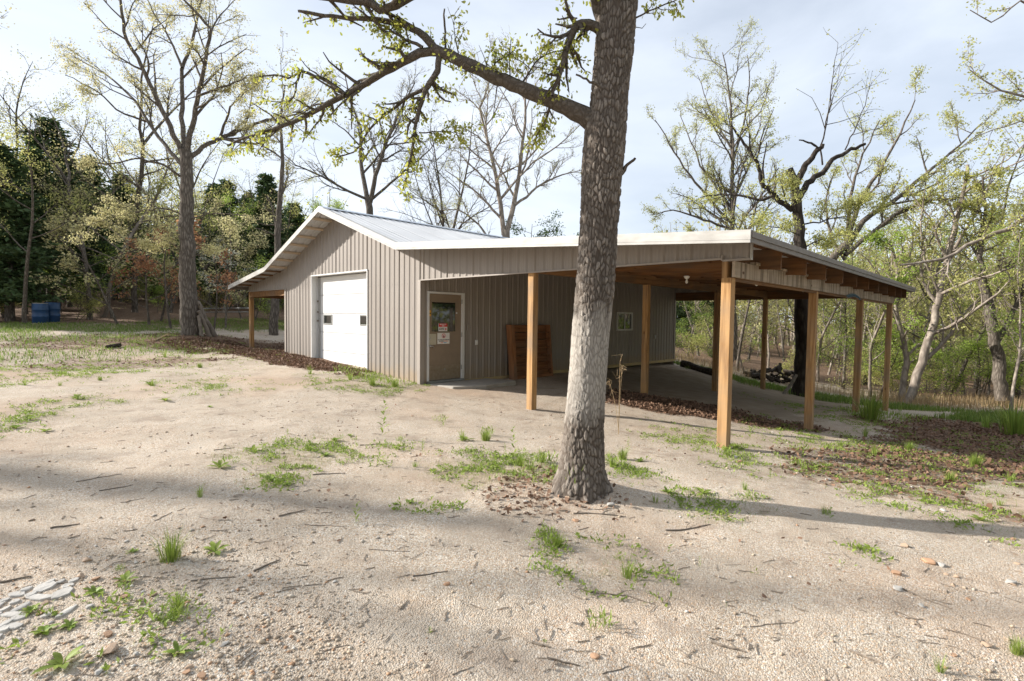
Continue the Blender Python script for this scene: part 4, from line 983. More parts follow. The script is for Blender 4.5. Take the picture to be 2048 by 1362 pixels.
traced(201, 'broad_tree', 'big spreading tree left of the barn with pale spring leaves and leaning logs', (380, 672), 24,
    [([(378, 690), (380, 668), (379, 640), (376, 560), (374, 480), (373, 400), (372, 330), (370, 300)], .34, .205, (0, 0), 0),
     ([(371, 325), (345, 262), (310, 190), (285, 140), (255, 82), (243, 30), (238, -30), (225, -90)], 0.105, 0.03, (0, -1), 8),
     ([(370, 310), (364, 200), (363, 140), (378, 110), (390, 60), (400, 10), (410, -60)], 0.0992, 0.03, (0, 1.5), 8),
     ([(364, 135), (345, 85), (310, 30), (285, -20)], 0.0496, 0.018, (.4, 1.2), 6),
     ([(373, 305), (395, 200), (412, 110), (422, 60), (400, 30), (370, 4), (350, -20)], 0.105, 0.03, (0, -1.5), 8),
     ([(376, 318), (410, 292), (450, 272), (500, 255), (530, 240), (560, 238), (600, 226), (640, 200)], 0.093, 0.018, (0, 1.5), 9),
     ([(440, 276), (480, 285), (520, 290), (560, 255), (620, 215)], 0.0558, 0.018, (.4, -1), 6),
     ([(440, 276), (462, 210), (485, 190), (520, 165)], 0.0558, 0.012, (.4, -1.5), 6),
     ([(396, 192), (440, 175), (480, 160), (505, 150)], 0.0496, 0.012, (-.6, -2), 6),
     ([(364, 330), (330, 290), (300, 250), (270, 200), (215, 150), (150, 115)], 0.0806, 0.018, (0, 2), 9),
     ([(300, 245), (250, 230), (190, 180), (130, 150)], 0.0434, 0.012, (1, -1), 6),
     ([(364, 355), (320, 325), (270, 315), (220, 330), (170, 320)], 0.0496, 0.012, (0, -1.5), 6),
     ([(375, 440), (420, 425), (470, 430), (520, 440)], 0.031, 0.009, (0, -1), 7), ([(370, 430), (320, 415), (260, 425), (205, 440), (180, 450)], 0.031, 0.009, (0, -1.2), 7),
     ([(372, 520), (420, 500), (440, 520)], 0.0186, 0.006, (0, -.8), 4), ([(370, 500), (330, 480), (290, 490)], 0.0186, 0.006, (0, -.8), 4)],
    'barkgrey', 'lf_pale', .068, 4, spread=.12, leafn=3, lastn=5)
traced(202, 'broken_tree', 'storm-broken tree behind the lean-to with snapped limbs and low leafy shoots', (1605, 786), 21.3,
    [([(1598, 800), (1604, 760), (1606, 700), (1604, 620), (1600, 520), (1598, 440), (1590, 380), (1585, 345), (1578, 338)], .30, .13, (0, 0), 0),
     ([(1590, 372), (1602, 345), (1615, 325), (1632, 305), (1645, 288)], .13, .07, (0, -.4), 0), ([(1628, 312), (1632, 296), (1622, 285), (1598, 280)], .05, .02, (-.3, -.5), 0),
     ([(1598, 395), (1615, 365), (1645, 345), (1665, 318), (1700, 300), (1730, 288)], .12, .05, (0, .5), 0),
     ([(1645, 330), (1642, 300), (1660, 210), (1668, 140), (1676, 85)], .03, .006, (0, 0), 12, 1),
     ([(1690, 300), (1715, 250), (1735, 190), (1745, 160)], .025, .006, (.4, .3), 9, 1),
     ([(1585, 420), (1565, 405), (1540, 385), (1522, 365), (1520, 340), (1500, 300), (1480, 275), (1462, 250)], .10, .03, (0, -.5), 5),
     ([(1545, 392), (1520, 402), (1480, 390), (1440, 388), (1400, 395)], .06, .015, (-.2, .6), 6),
     ([(1598, 470), (1560, 455), (1520, 450)], .03, .01, (0, -1), 7), ([(1600, 450), (1650, 440), (1700, 430), (1740, 400)], .03, .01, (0, -1), 8), ([(1600, 500), (1640, 480), (1690, 470)], .03, .01, (0, -.8), 7), ([(1598, 430), (1570, 400), (1560, 360)], .03, .01, (0, -1), 5)],
    'barkdark', 'lf_yg', .07, 4, spread=.14, leafn=3, lev=3, lastn=3, ratio=.5)
a = hit(1568, 776); a = atd(1568, 778, 20.6); a[2] = g1(a[0], a[1]); b = atd(1594, 750, 21.0)
wood_log('leaning_plank', a, b, .07, 'oldwood', 'dark plank propped against the broken tree behind the lean-to', 'plank', None, 21, 4, 4)
traced(203, 'lean_to_tree', 'bare grey trunk seen through the left lean-to opening', (548, 667), 27.5, [([(548, 680), (547, 660), (549, 600), (552, 560), (556, 480), (560, 400), (566, 320), (560, 240), (570, 170)], .22, .03, (0, 0), 12)], 'barkgrey', 'lf_tan', .09, 3, ratio=.35)
traced(204, 'forked_tree', 'tall forked bare tree rising behind the barn ridge', (745, 560), 33,
    [([(745, 640), (742, 500), (740, 420), (735, 395)], .26, .2, (0, 0), 0), ([(735, 400), (722, 330), (722, 260), (700, 200), (690, 150)], .15, .03, (0, 1), 12), ([(740, 405), (755, 340), (775, 280), (800, 220), (830, 165)], .15, .03, (0, -1), 12),
     ([(738, 400), (690, 380), (640, 350), (590, 330), (560, 300)], .09, .02, (0, -1), 11), ([(742, 400), (800, 350), (860, 300), (880, 270)], .09, .02, (0, 1), 11), ([(728, 300), (690, 260), (660, 240)], .06, .02, (.3, -.5), 9)], 'barkgrey', 'lf_tan', .06, 2, ratio=.44, lastn=7, leafn=1)
traced(205, 'thin_stemmed_tree', 'many-stemmed slender bare tree behind the white roof', (900, 560), 32,
    [([(888, 640), (888, 480), (882, 400), (872, 320), (860, 250)], .13, .02, (0, 0), 12), ([(900, 640), (905, 470), (925, 380), (940, 300), (945, 230)], .13, .02, (0, 1), 12), ([(905, 480), (890, 430), (850, 400), (820, 380)], .06, .015, (0, -1), 10), ([(880, 640), (870, 460), (845, 400), (820, 320)], .08, .02, (0, -.6), 10)], 'barkgrey', 'lf_yg', .06, 2, ratio=.46, lastn=7, leafn=1)
traced(206, 'pale_forked_tree', 'pale forked oak directly behind the roof beside the near trunk', (1010, 560), 30,
    [([(1012, 640), (1010, 500), (1012, 460)], .26, .22, (0, 0), 0), ([(1012, 470), (1030, 400), (1040, 330), (1050, 250), (1050, 180), (1060, 120)], .16, .03, (0, .5), 12), ([(1008, 470), (1000, 400), (990, 340), (975, 280), (960, 220), (985, 140)], .15, .03, (0, -.8), 12),
     ([(1005, 440), (960, 390), (920, 360), (890, 340)], .08, .02, (0, -1), 11), ([(1030, 410), (1080, 370), (1120, 350), (1165, 340)], .09, .02, (0, 1), 11), ([(1000, 400), (1060, 330), (1120, 290), (1160, 250)], .07, .02, (0, -1), 10), ([(975, 475), (960, 450), (920, 420), (880, 420)], .07, .02, (0, 0), 9)], 'barkpale', 'lf_yg', .065, 2, ratio=.44, lastn=7, leafn=1)
traced(207, 'upright_tree', 'upright conical tree with yellow-green buds behind the lean-to front edge', (1468, 640), 29,
    [([(1466, 720), (1466, 560), (1466, 460), (1464, 380), (1466, 300), (1462, 220), (1455, 150), (1445, 105)], .2, .02, (0, 0), 20), ([(1466, 450), (1420, 400), (1370, 340), (1330, 270), (1310, 240)], .08, .02, (0, -1), 9), ([(1466, 460), (1410, 440), (1350, 420), (1300, 430)], .07, .02, (0, .5), 8),
     ([(1466, 400), (1500, 330), (1530, 270), (1540, 240)], .08, .02, (0, 1), 8), ([(1464, 330), (1490, 240), (1500, 160), (1495, 110)], .07, .015, (0, -.4), 8), ([(1466, 420), (1400, 330), (1360, 230)], .07, .015, (0, 1), 8), ([(1466, 470), (1400, 470), (1330, 480)], .05, .012, (0, -.5), 7), ([(1464, 300), (1420, 220), (1395, 150)], .05, .012, (0, 0), 7)], 'barkgrey', 'lf_yg', .07, 3, ratio=.34, up=.08)
traced(208, 'spreading_tree', 'wide spreading tree reaching right over the lean-to roof', (1612, 790), 25,
    [([(1612, 800), (1613, 690), (1618, 600), (1645, 540), (1690, 490)], .20, .15, (0, 0), 0), ([(1690, 500), (1725, 440), (1790, 400), (1850, 350), (1910, 300), (1965, 245)], .13, .02, (0, .5), 11), ([(1690, 495), (1720, 400), (1760, 340), (1800, 270), (1830, 200)], .11, .02, (0, -.6), 10),
     ([(1690, 510), (1740, 470), (1800, 420), (1870, 400), (1950, 390)], .10, .02, (0, -1), 10), ([(1692, 500), (1700, 400), (1720, 320), (1760, 240)], .09, .02, (0, 1), 9), ([(1690, 520), (1660, 470), (1650, 400), (1670, 340)], .07, .02, (0, .5), 7)], 'barkgrey', 'lf_yg', .075, 4, ratio=.36, up=.08)
traced(209, 'edge_tree', 'tree at the right edge stretching a long low limb into view', (2250, 760), 24,
    [([(2290, 1000), (2280, 800), (2260, 500), (2240, 300), (2230, 100)], .3, .16, (0, 0), 0), ([(2250, 400), (2150, 380), (2048, 440), (1960, 480), (1880, 520), (1800, 530)], .10, .03, (0, .5), 9), ([(2240, 300), (2150, 250), (2080, 200), (2000, 180), (1940, 140)], .07, .015, (0, 0), 8), ([(2232, 120), (2120, 40), (2040, 0), (1990, 45), (1940, 20)], .06, .012, (0, .5), 6), ([(2240, 340), (2140, 320), (2040, 240), (1960, 270)], .05, .012, (0, -.5), 7)], 'barkpale', 'lf_yg', .08, 2, ratio=.3)

# ------------------------------------------------------------------ woods
def auto_tree(seed, H, r, lean=.08, crown0=.4, nl=9, spread=.45, up=.07, lev=2, leafn=2, fork=0, dens=6, lastn=4, curl=.07, ang=.9):
    T = Tree(seed); R = T.R; a = R.uniform(0, 6.28)
    d0 = np.array([math.cos(a) * lean, math.sin(a) * lean, 1])
    P, Rr = T.wander(np.array([0, 0, -.3]), d0, H * (.62 if fork else .95), 12, curl, .04, r, r * (.6 if fork else .12)); Rr[0] *= 1.35; T.add(P, Rr)
    tops = [(P, Rr)]
    for k in range(fork):
        b = a + k * 6.28 / fork + R.uniform(-.4, .4)
        Q, QR = T.wander(P[-1], np.array([math.cos(b) * .6, math.sin(b) * .6, 1]), H * .42, 8, .10, .05, r * .52, r * .08); T.add(Q, QR); T.ramify(Q, QR, lev, dens, spread, ang=ang, up=up, leafn=leafn, minr=.008, lastn=lastn)
    seg = np.linspace(crown0, .97, nl)
    for k, t in enumerate(seg):
        i = min(11, int(t * 12)); p = P[i] + (P[i + 1] - P[i]) * (t * 12 - i); b = R.uniform(0, 6.28)
        l = H * spread * (1 - .55 * t) * R.uniform(.6, 1.1); Q, QR = T.wander(p, np.array([math.cos(b), math.sin(b), R.uniform(.25, .9)]), l, 7, .13, up, Rr[i] * .5, .012); T.add(Q, QR)
        T.ramify(Q, QR, lev, dens, .42, ang=ang, up=up, leafn=leafn, minr=.008, lastn=lastn)
    return T
def cedar(seed, H, wid, n=230, skirt=.12):
    T = Tree(seed); R = T.R
    T.add(np.array([[0, 0, -.3], [.03, 0, H * .3], [0, .04, H * .6], [0, 0, H]]), np.array([.17, .13, .08, .01]) * H / 10)
    pp = []; dd = []
    for k in range(n):
        t = skirt + (1 - skirt) * (k + R.random()) / n; b = R.uniform(0, 6.28); z = t * H
        l = wid * (1 - t) ** .75 * R.uniform(.55, 1.15) + .12
        Q, QR = T.wander(np.array([0, 0, z]), np.array([math.cos(b), math.sin(b), R.uniform(-.05, .5)]), l, 4, .12, .03, .022, .006); T.add(Q, QR)
        m = int(16 + 26 * l); f = R.uniform(.22, 1.02, m); f = np.clip(f, 0, .999); j = (f * 4).astype(int); w_ = (f * 4 - j)[:, None]
        q = Q[j] * (1 - w_) + Q[j + 1] * w_ + R.normal(0, .075 + .05 * l, (m, 3)) * [1, 1, .55]
        pp.append(q); dd.append(np.tile(nrm(Q[-1] - Q[0]), (m, 1)))
    return T, np.vstack(pp), np.vstack(dd)
def proto(T, name, cat, bark, leaf, size, per, spread=.12, droop=.15, flat=0, label='x', asp=.6, big=7):
    return finish(T, name, label, cat, np.zeros(3), bark, leaf, size, per, spread, droop, None, False, asp, flat, big)
def cedar_proto(seed, H, wid, n, skirt):
    T, p, d = cedar(seed, H, wid, n, skirt); o = thing('cedar_tree', 'x', 'tree'); link('trunk', T.bark_mesh('trunk', M['barkgrey']), o)
    link('crown', leaves(T.R, 'crown', M['lf_cedar'], p, d, .26, .1, False, .42, .2, T.R.random(len(p))), o); return o
def where(u, D):
    L_ = ((60, 'at the left photo edge'), (130, 'behind the blue drums'), (230, 'right of the blue drums'), (340, 'left of the big left tree'), (430, 'behind the big left tree'), (520, 'right of the big left tree'), (600, 'above the left lean-to'), (720, 'left of the barn gable'), (1300, 'behind the barn roof'), (1385, 'by the far barn corner'), (1450, 'left of the near corner post'), (1520, 'right of the near corner post'), (1600, 'left of the broken tree'), (1680, 'right of the broken tree'), (1770, 'behind the last lean-to posts'), (1845, 'beside the leaning pale trunk'), (1930, 'right of the leaning pale trunk'), (2048, 'near the right photo edge'), (1e9, 'past the right photo edge'))
    w_ = [t for x, t in L_ if u < x][0]
    return w_ + (', at the wood edge' if D < 31 else ', in mid-woods' if D < 39 else ', deep in the woods')
def where2(u, w_):
    if w_ < 800: return 'on the far left dirt' if u < 540 else 'by the gable wall' if u < 860 else 'by the lean-to'
    if u < 480: return 'at left in the yard' if w_ < 1020 else 'among the bottom left stones'
    if u < 800: return 'left of centre in the yard' if w_ < 1000 else 'in the bare gravel at lower left'
    if u < 1120: return 'just left of the near oak' if w_ < 1000 else 'below and left of the oak'
    if u < 1330: return 'at the near oak base' if w_ < 1015 else 'below the near oak'
    if u < 1530: return 'by the near corner post' if w_ < 940 else 'in the oak shadow' if w_ < 1060 else 'at bottom right of the oak'
    return 'right of the corner post' if w_ < 940 else 'on the gravel at right' if w_ < 1100 else 'in the bottom right corner'
KIND = {'woodland_tree': 'straight grey trunk', 'crooked_tree': 'crooked pale trunk', 'budding_tree': 'tan-budding tree', 'leafy_tree': 'green-leaved pale tree', 'understory_shrub': 'bright layered shrub', 'leafy_shrub': 'low yellow-green shrub', 'spicebush': 'tall green shrub', 'pale_leaf_tree': 'pale-leaved sapling'}
def put(proto_, u, D, label, group=None, sc=1.0, rz=None, name=None, tilt=(0, 0), state={}, sink=.05):
    d = ray(u, 640); d = d[:2] / np.linalg.norm(d[:2]); x, y = C[0] + d[0] * D, C[1] + d[1] * D
    if label == 'auto': label = KIND[proto_.name.split('.')[0]] + ' ' + where(u, D)
    loc = (x, y, g1(x, y) - sink); rz = RW.uniform(0, 6.28) if rz is None else rz
    if proto_.name not in state:
        state[proto_.name] = 1; o = proto_; o.location = loc; o.rotation_euler = (tilt[0], tilt[1], rz); o.scale = (sc,) * 3 if not hasattr(sc, '__len__') else sc; o['label'] = label
        if group: o['group'] = group
        return o
    o = copy_thing(proto_, loc, rz, sc, label, group, tilt); return o
RW = rng(77)
PW = [proto(auto_tree(301, 12, .11, .10, .38, 10, .40), 'woodland_tree', 'tree', 'barkgrey', 'lf_yg', .095, 5, .2),
      proto(auto_tree(302, 11, .10, .28, .40, 8, .42, fork=2, curl=.10), 'crooked_tree', 'tree', 'barkpale', 'lf_yg', .09, 5, .2),
      proto(auto_tree(303, 13, .13, .06, .35, 10, .42, fork=2), 'budding_tree', 'tree', 'barkgrey', 'lf_tan', .09, 4, .2),
      proto(auto_tree(304, 12, .10, .15, .30, 11, .40), 'leafy_tree', 'tree', 'barkpale', 'lf_green', .10, 5, .22)]
PS = [proto(auto_tree(311, 3.6, .035, .2, .15, 12, .55, up=.0, dens=5, lastn=3), 'understory_shrub', 'shrub', 'barkgrey', 'lf_green', .085, 7, .17, .05, .6),
      proto(auto_tree(312, 2.6, .03, .3, .12, 12, .6, up=.0, dens=5, lastn=3), 'leafy_shrub', 'shrub', 'barkgrey', 'lf_yg', .08, 7, .17, .05, .55),
      proto(auto_tree(313, 4.5, .05, .2, .25, 12, .5, up=.02, dens=5, lastn=3), 'spicebush', 'shrub', 'barkgrey', 'lf_green', .08, 6, .2, .05, .55)]
PR = proto(auto_tree(314, 4.2, .05, .2, .25, 10, .55, up=.02, dens=5, lastn=3), 'reddish_shrub', 'shrub', 'barkgrey', 'lf_red', .10, 3, .1)
PD = proto(auto_tree(315, 5.5, .06, .2, .3, 11, .55, up=.0, dens=5, lastn=3), 'blossom_tree', 'tree', 'barkgrey', 'lf_white', .11, 4, .1, 0, .6)
PP = proto(auto_tree(316, 5.5, .06, .2, .25, 12, .6, up=.0, dens=5, lastn=3), 'pale_leaf_tree', 'tree', 'barkgrey', 'lf_pale', .12, 5, .12, 0, .5)
PC = [cedar_proto(321, 10.5, 2.3, 250, .10), cedar_proto(322, 9, 1.9, 220, .22), cedar_proto(323, 11.5, 2.0, 240, .3)]
# left: cedars
for i, (u, D, k, s, lb) in enumerate(((20, 33.5, 0, .82, 'dark cedar at the left edge of the photo'), (75, 36, 2, .80, 'tall dark cedar behind the blue drums'), (105, 40, 0, 1.12, 'broad dark cedar just right of the blue drums'), (185, 44, 2, .9, 'tall narrow cedar left of the big left tree'), (-40, 34, 1, .95, 'dark cedar cut by the left photo edge'),
        (455, 44, 0, .95, 'cedar right of the big left tree trunk'), (535, 42, 2, .92, 'tall cedar above the left lean-to roof'), (590, 46, 1, 1.0, 'cedar just left of the barn gable'), (430, 46, 2, .85, 'slim cedar between the big left tree and the lean-to'), (500, 50, 0, .95, 'far cedar left of the tall cedar above the lean-to'), (250, 48, 1, 1.1, 'dark cedar behind thin trunks left of the big tree'), (140, 46, 1, 1.15, 'dark cedar deep in the left woods'), (-120, 36, 0, 1.1, 'dark cedar outside the left edge'), (1350, 44, 0, .8, 'cedar seen under the lean-to roof near the barn corner'), (1420, 48, 1, .85, 'cedar deep in the woods behind the lean-to posts'))):
    put(PC[k], u, D, lb, 'cedars around the clearing', (s * 1.4, s * 1.4, s * .92))
# left: trunks
for i, (u, D, k, s) in enumerate(((15, 36, 0, 1.0), (50, 38, 2, 1.0), (50, 31.0, 0, .8), (180, 33.5, 2, .95), (200, 35, 1, 1.05), (270, 38, 2, 1.25), (338, 38, 0, .95), (240, 46, 0, 1.1), (140, 42, 2, 1.1), (420, 42, 2, .95), (470, 46, 0, .9), (560, 48, 3, .75), (625, 46, 3, .78), (610, 52, 2, .8), (660, 56, 0, .7), (5, 44, 2, 1.2), (310, 52, 2, 1.1), (385, 46, 0, 1.0), (-60, 40, 2, 1.2), (-150, 34, 0, 1.1), (520, 55, 0, .9), (105, 50, 0, 1.2), (445, 40, 3, .7), (500, 43, 1, .85), (575, 42, 2, .8), (540, 46, 0, .9), (410, 52, 1, 1.0))):
    put(PW[k], u, D, 'auto', 'trees in the left woods', s)
for i in range(44):
    put(PS[i % 3], RW.uniform(-60, 700), RW.uniform(34, 48), 'auto', 'shrubs in the left woods', RW.uniform(.5, .95))
put(PS[1], 150, 33.2, 'yellow-green shrub beside the blue drums', 'shrubs in the left woods', .75)
put(PP, 240, 30, 'pale cream-leaved small tree left of the big left tree', 'pale small trees by the left woods', 1.05); put(PP, 450, 30, 'pale cream-leaved small tree right of the big left tree', 'pale small trees by the left woods', 1.05); put(PP, 320, 33, 'pale cream-leaved small tree behind the big left tree', 'pale small trees by the left woods', 1.1)
put(PR, 300, 30, 'reddish budding shrub left of the big left tree', 'reddish shrubs', 1.2); put(PR, 425, 28.5, 'reddish budding shrub right of the big left tree', 'reddish shrubs', 1.15); put(PR, 345, 28.5, 'reddish budding shrub just behind the big left tree', 'reddish shrubs', 1.3)
put(PD, 485, 35, 'white-blossomed small tree in the left woods', None, .9)
# centre behind the barn
PE = proto(auto_tree(317, 9.4, .14, .1, .35, 12, .5, up=.03, dens=6, lastn=4), 'dark_evergreen', 'tree', 'barkgrey', 'lf_cedar', .16, 5, .2)
put(PE, 1082, 44, 'dark evergreen peeking over the roof left of the near trunk', None, 1.02, 1.0); put(PE, 1135, 50, 'smaller dark evergreen over the roof beside the near trunk', None, .95, 3.0)
for u, D, k, s in ((690, 40, 3, .7), (640, 42, 3, .75), (830, 44, 2, .85), (960, 46, 0, .85), (1120, 50, 3, .6), (1180, 55, 2, .62), (780, 52, 0, .7)):
    put(PW[k], u, D, 'auto', 'trees behind the barn', s)
# right woods
T_ = traced(210, 'leaning_tree', 'smooth pale trunk leaning right at the wood edge beyond the lean-to', (1815, 803), 25.5, [([(1800, 830), (1822, 790), (1845, 720), (1868, 640), (1885, 560), (1905, 480), (1925, 400), (1935, 330)], .17, .06, (0, 0), 8), ([(1895, 520), (1930, 460), (1970, 400), (1990, 330)], .07, .02, (0, 1), 7), ([(1880, 590), (1850, 520), (1840, 450), (1850, 380)], .05, .015, (0, -.5), 7)], 'barkpale', 'lf_yg', .10, 3, ratio=.4)
T_ = traced(211, 'twisted_tree', 'twisted orange-grey trunk just left of the leaning pale trunk', (1800, 800), 26.5, [([(1796, 815), (1806, 780), (1814, 720), (1805, 670), (1795, 640), (1790, 600), (1796, 540), (1780, 480)], .13, .04, (0, 0), 9)], 'barkpale', 'lf_green', .10, 4, ratio=.35)
T_ = traced(212, 'stout_tree', 'stout grey trunk near the right edge of the photo', (2000, 780), 27, [([(2005, 800), (1998, 760), (1998, 720), (1985, 660), (1975, 600), (1965, 560)], .22, .14, (0, 0), 0), ([(1968, 575), (1960, 500), (1972, 420), (1965, 350)], .10, .03, (0, 0), 9), ([(1990, 690), (2020, 640), (2040, 590), (2065, 520), (2070, 440)], .10, .03, (0, -.5), 9)], 'barkgrey', 'lf_yg', .11, 3, ratio=.4)
for i, (u, D, k, s) in enumerate(((1375, 32, 3, .62), (1400, 36, 0, .7), (1440, 33, 1, .62), (1478, 28.5, 0, .75), (1500, 38, 2, .75), (1540, 34, 1, .66), (1570, 42, 0, .8), (1640, 31, 1, .7), (1660, 36, 3, .72), (1690, 29.5, 0, .7), (1735, 33, 2, .8), (1750, 28, 1, .68), (1775, 38, 0, .85), (1835, 31, 2, .85), (1870, 35, 1, .8), (1905, 29, 0, .72), (1935, 33, 3, .8), (1960, 38, 2, .95), (2010, 30, 1, .85), (2030, 25, 3, .62), (2045, 34, 0, .9), (2075, 28, 2, .9), (2110, 32, 1, 1.0), (1610, 46, 2, .85), (1720, 46, 3, .85), (1820, 44, 0, .95), (1900, 46, 2, 1.0), (1990, 48, 3, 1.05), (2060, 46, 0, 1.1), (1460, 46, 3, .75), (1390, 48, 2, .72), (1530, 52, 0, .8), (1650, 54, 1, .85), (1760, 54, 2, .95), (1860, 56, 3, 1.0), (1950, 56, 1, 1.1), (2140, 40, 2, 1.1), (2200, 34, 0, 1.1))):
    put(PW[k], u, D, 'auto', 'trees in the right woods', s * RW.uniform(.92, 1.08))
for i in range(58):
    u = RW.uniform(1340, 2150); D = RW.uniform(25.5, 46) if u > 1650 else RW.uniform(28, 46)
    put(PS[i % 3] if RW.random() < .85 else PP, u, D, 'auto', 'shrubs in the right woods', RW.uniform(.5, 1.05))
# a tree outside the frame on the left, whose trunk shades the gravel
put(PW[2], -900, 7.6, 'x', None, 1.0); SHADE = copy_thing(PC[0], (-18.1, 12.0, .4), 1.0, (.36, .36, 1.0), 'cedar outside the left edge farther from the yard', 'cedars around the clearing')
for o in bpy.data.objects:
    if o.get('label') == 'x': o['label'] = 'tree standing outside the left edge that shades the gravel'; o.location = (-16.0, 9.4, g1(-16.0, 9.4)); o.rotation_euler = (0, 0, 2.0)
# the woods go on round the right and behind the camera
for k in range(64):
    a = math.radians(RW.uniform(-178, -16)); D = RW.uniform(13, 34); x, y = C[0] + D * math.cos(a), C[1] + D * math.sin(a)
    if k % 4 == 0: pr = PC[k % 3]; s = RW.uniform(.8, 1.0)
    elif k % 4 == 1: pr = PS[k % 3]; s = RW.uniform(.9, 1.3)
    else: pr = PW[k % 4]; s = RW.uniform(.85, 1.15)
    copy_thing(pr, (x, y, g1(x, y) - .05), RW.uniform(0, 6.28), s, ('cedar', 'shrub', 'budding tree', 'slim tree')[k % 4] + ' outside the photo, in the woods around the yard', 'woods outside the photo')
# distant woods as one mass
def far_woods(seed, u0, u1, n, m, bark, hmin, hmax, label, d0=58, d1=105, per=330, size=.42, az=None):
    R = rng(seed); V = []; F = []; b = 0; pp = []
    P = []; RR = []
    for k in range(n):
        u = R.uniform(u0, u1); D = R.uniform(d0, d1); d = ray(u, 640)[:2] if az is None else np.array([math.cos(u), math.sin(u)]); d = d / np.linalg.norm(d); x, y = C[0] + d[0] * D, C[1] + d[1] * D; z = float(base_h(np.array([x]), np.array([y]))[0]); H = R.uniform(hmin, hmax)
        ln = R.normal(0, .06, 2) * H
        P.append([[x, y, z - .5], [x + ln[0] * .5, y + ln[1] * .5, z + H * .5], [x + ln[0], y + ln[1], z + H * .95]]); RR.append([.16, .10, .02])
        for q in range(4):
            t = R.uniform(.35, .8); a = R.uniform(0, 6.28); l = H * .3; bx = np.array([x + ln[0] * t, y + ln[1] * t, z + H * t]); e = bx + np.array([math.cos(a), math.sin(a), .8]) * l
            P.append([bx, (bx + e) / 2 + [0, 0, -.2], e]); RR.append([.06, .04, .01])
        c = R.normal(0, 1, (per, 3)); c = c / np.linalg.norm(c, axis=1, keepdims=True) * R.random((per, 1)) ** .45
        lob = 1 + .35 * np.sin(c[:, :1] * 5 + k) * np.cos(c[:, 1:2] * 4)
        pp.append(np.array([x, y, z + H * .55]) + c * lob * [H * .34, H * .34, H * .46])
    V, F = tube_batch(np.array(P), np.array(RR), 4)
    o = thing('far_woods', label, 'woods') if False else None
    p = np.vstack(pp); me = leaves(R, 'far_woods', m, p, R.normal(0, 1, p.shape), size, .1, False, .7)
    o = link('far_woods', me, None, label, 'woods', None, 'stuff')
    link('far_trunks', np_mesh('far_trunks', V, F, bark, smooth=True), o, kind='stuff')
far_woods(407, -200, 700, 70, M['lf_yg'], M['barkpale'], 8, 12, 'budding grey-green trees far behind the left clearing', 55, 95, 260, .3)
far_woods(401, -200, 700, 50, M['lf_cedar'], M['barkgrey'], 6, 10, 'dark mass of woods far behind the left clearing', 50, 90)
far_woods(402, 640, 1330, 50, M['lf_yg'], M['barkgrey'], 6, 8.5, 'low line of far trees behind the barn', 62, 100, 220)
far_woods(403, 1320, 2250, 150, M['lf_yg'], M['barkpale'], 9, 13, 'hazy budding woods on the far slope to the right', 50, 105, 380, .30)
far_woods(404, 1330, 2250, 60, M['lf_tan'], M['barkpale'], 10, 14, 'tan budding trees on the far slope to the right', 50, 95, 320, .30)
far_woods(405, -150, 690, 70, M['lf_cedar'], M['barkgrey'], 3, 5.5, 'dark thicket low among the far left trunks', 47, 60, 200, .34)
far_woods(406, math.radians(-175), math.radians(-12), 100, M['lf_yg'], M['barkgrey'], 9, 14, 'budding woods closing the yard outside the photo', 28, 60, 240, .45, True)

# ------------------------------------------------------------------ ground cover
def scatter(fn, n, box, seed, thr=.25):
    R = rng(seed); x = R.uniform(box[0], box[1], n); y = R.uniform(box[2], box[3], n); w_ = fn(x, y); k = R.random(n) < np.clip((w_ - thr) / (1 - thr), 0, 1)
    # nothing inside the barn
    k &= ~((x > -.02) & (x < 12.5) & (y > -.05) & (y < 7.7)); return x[k], y[k], R
def blades(x, y, R, h, w_, lean=.5):
    n = len(x); z = gz(x, y); p = np.stack([x, y, z - .005], -1); a = R.uniform(0, 6.28, n); d = np.stack([np.cos(a), np.sin(a), 0 * a], -1); s = np.stack([-np.sin(a), np.cos(a), 0 * a], -1)
    hh = (h * R.uniform(.45, 1.3, n))[:, None]; ww = (w_ * R.uniform(.6, 1.3, n))[:, None]; ln = (lean * R.uniform(.1, 1, n))[:, None]; u = np.array([[0, 0, 1.0]])
    m = p + u * hh * .6 + d * hh * ln * .3; t = p + u * hh * (1 - .25 * ln) + d * hh * ln
    V = np.stack([p - s * ww, p + s * ww, m + s * ww * .7, m - s * ww * .7, t], 1).reshape(-1, 3); b = np.arange(n)[:, None] * 5
    col = np.repeat(np.stack([R.random(n), R.random(n), R.random(n)], -1), 5, 0)
    return V, b + [0, 1, 2, 3], b + [3, 2, 4], col
def cover(name, fn, n, box, seed, h, w_, m, label, cat, lean=.5, thr=.25):
    x, y, R = scatter(fn, n, box, seed, thr); V, F, F3, col = blades(x, y, R, h, w_, lean); print(name, len(x))
    link(name, np_mesh(name, V, F, m, col, False, F3), None, label, cat, None, 'stuff')
cover('grass', z_grass, 60000, (9, 19, -13, 3), 501, .16, .008, M['grass'], 'green grass strip behind and right of the lean-to', 'grass')
cover('grass', z_grass, 120000, (-13, 9, 7, 25), 502, .10, .008, M['grass'], 'grass along the clearing left of the barn', 'grass')
cover('sparse_grass', z_patch, 80000, (-8, 3, -10.5, 4), 503, .035, .0016, M['grass'], 'thin short green growth on the gravel near the oak', 'grass', .8, .3)
def z_dry(x, y): return np.maximum(blob(x, y, 17.2, 1.0, 1.3, 2.6, .2, .4, 61, .5), blob(x, y, 19.5, -8.5, 2.4, 5, .3, .4, 62, .5))
cover('dry_grass', z_dry, 26000, (13, 25, -16, 5), 504, .45, .006, M['drygrass'], 'tall tan dry grass along the wood edge on the right', 'grass', .4)
def weedy(x, y): return np.maximum(blob(x, y, -.45, 1.6, .45, 1.9, 0, .5, 65, .7), .8 * blob(x, y, 8.5, -7.6, 1.6, .9, 0, .5, 66, .6))
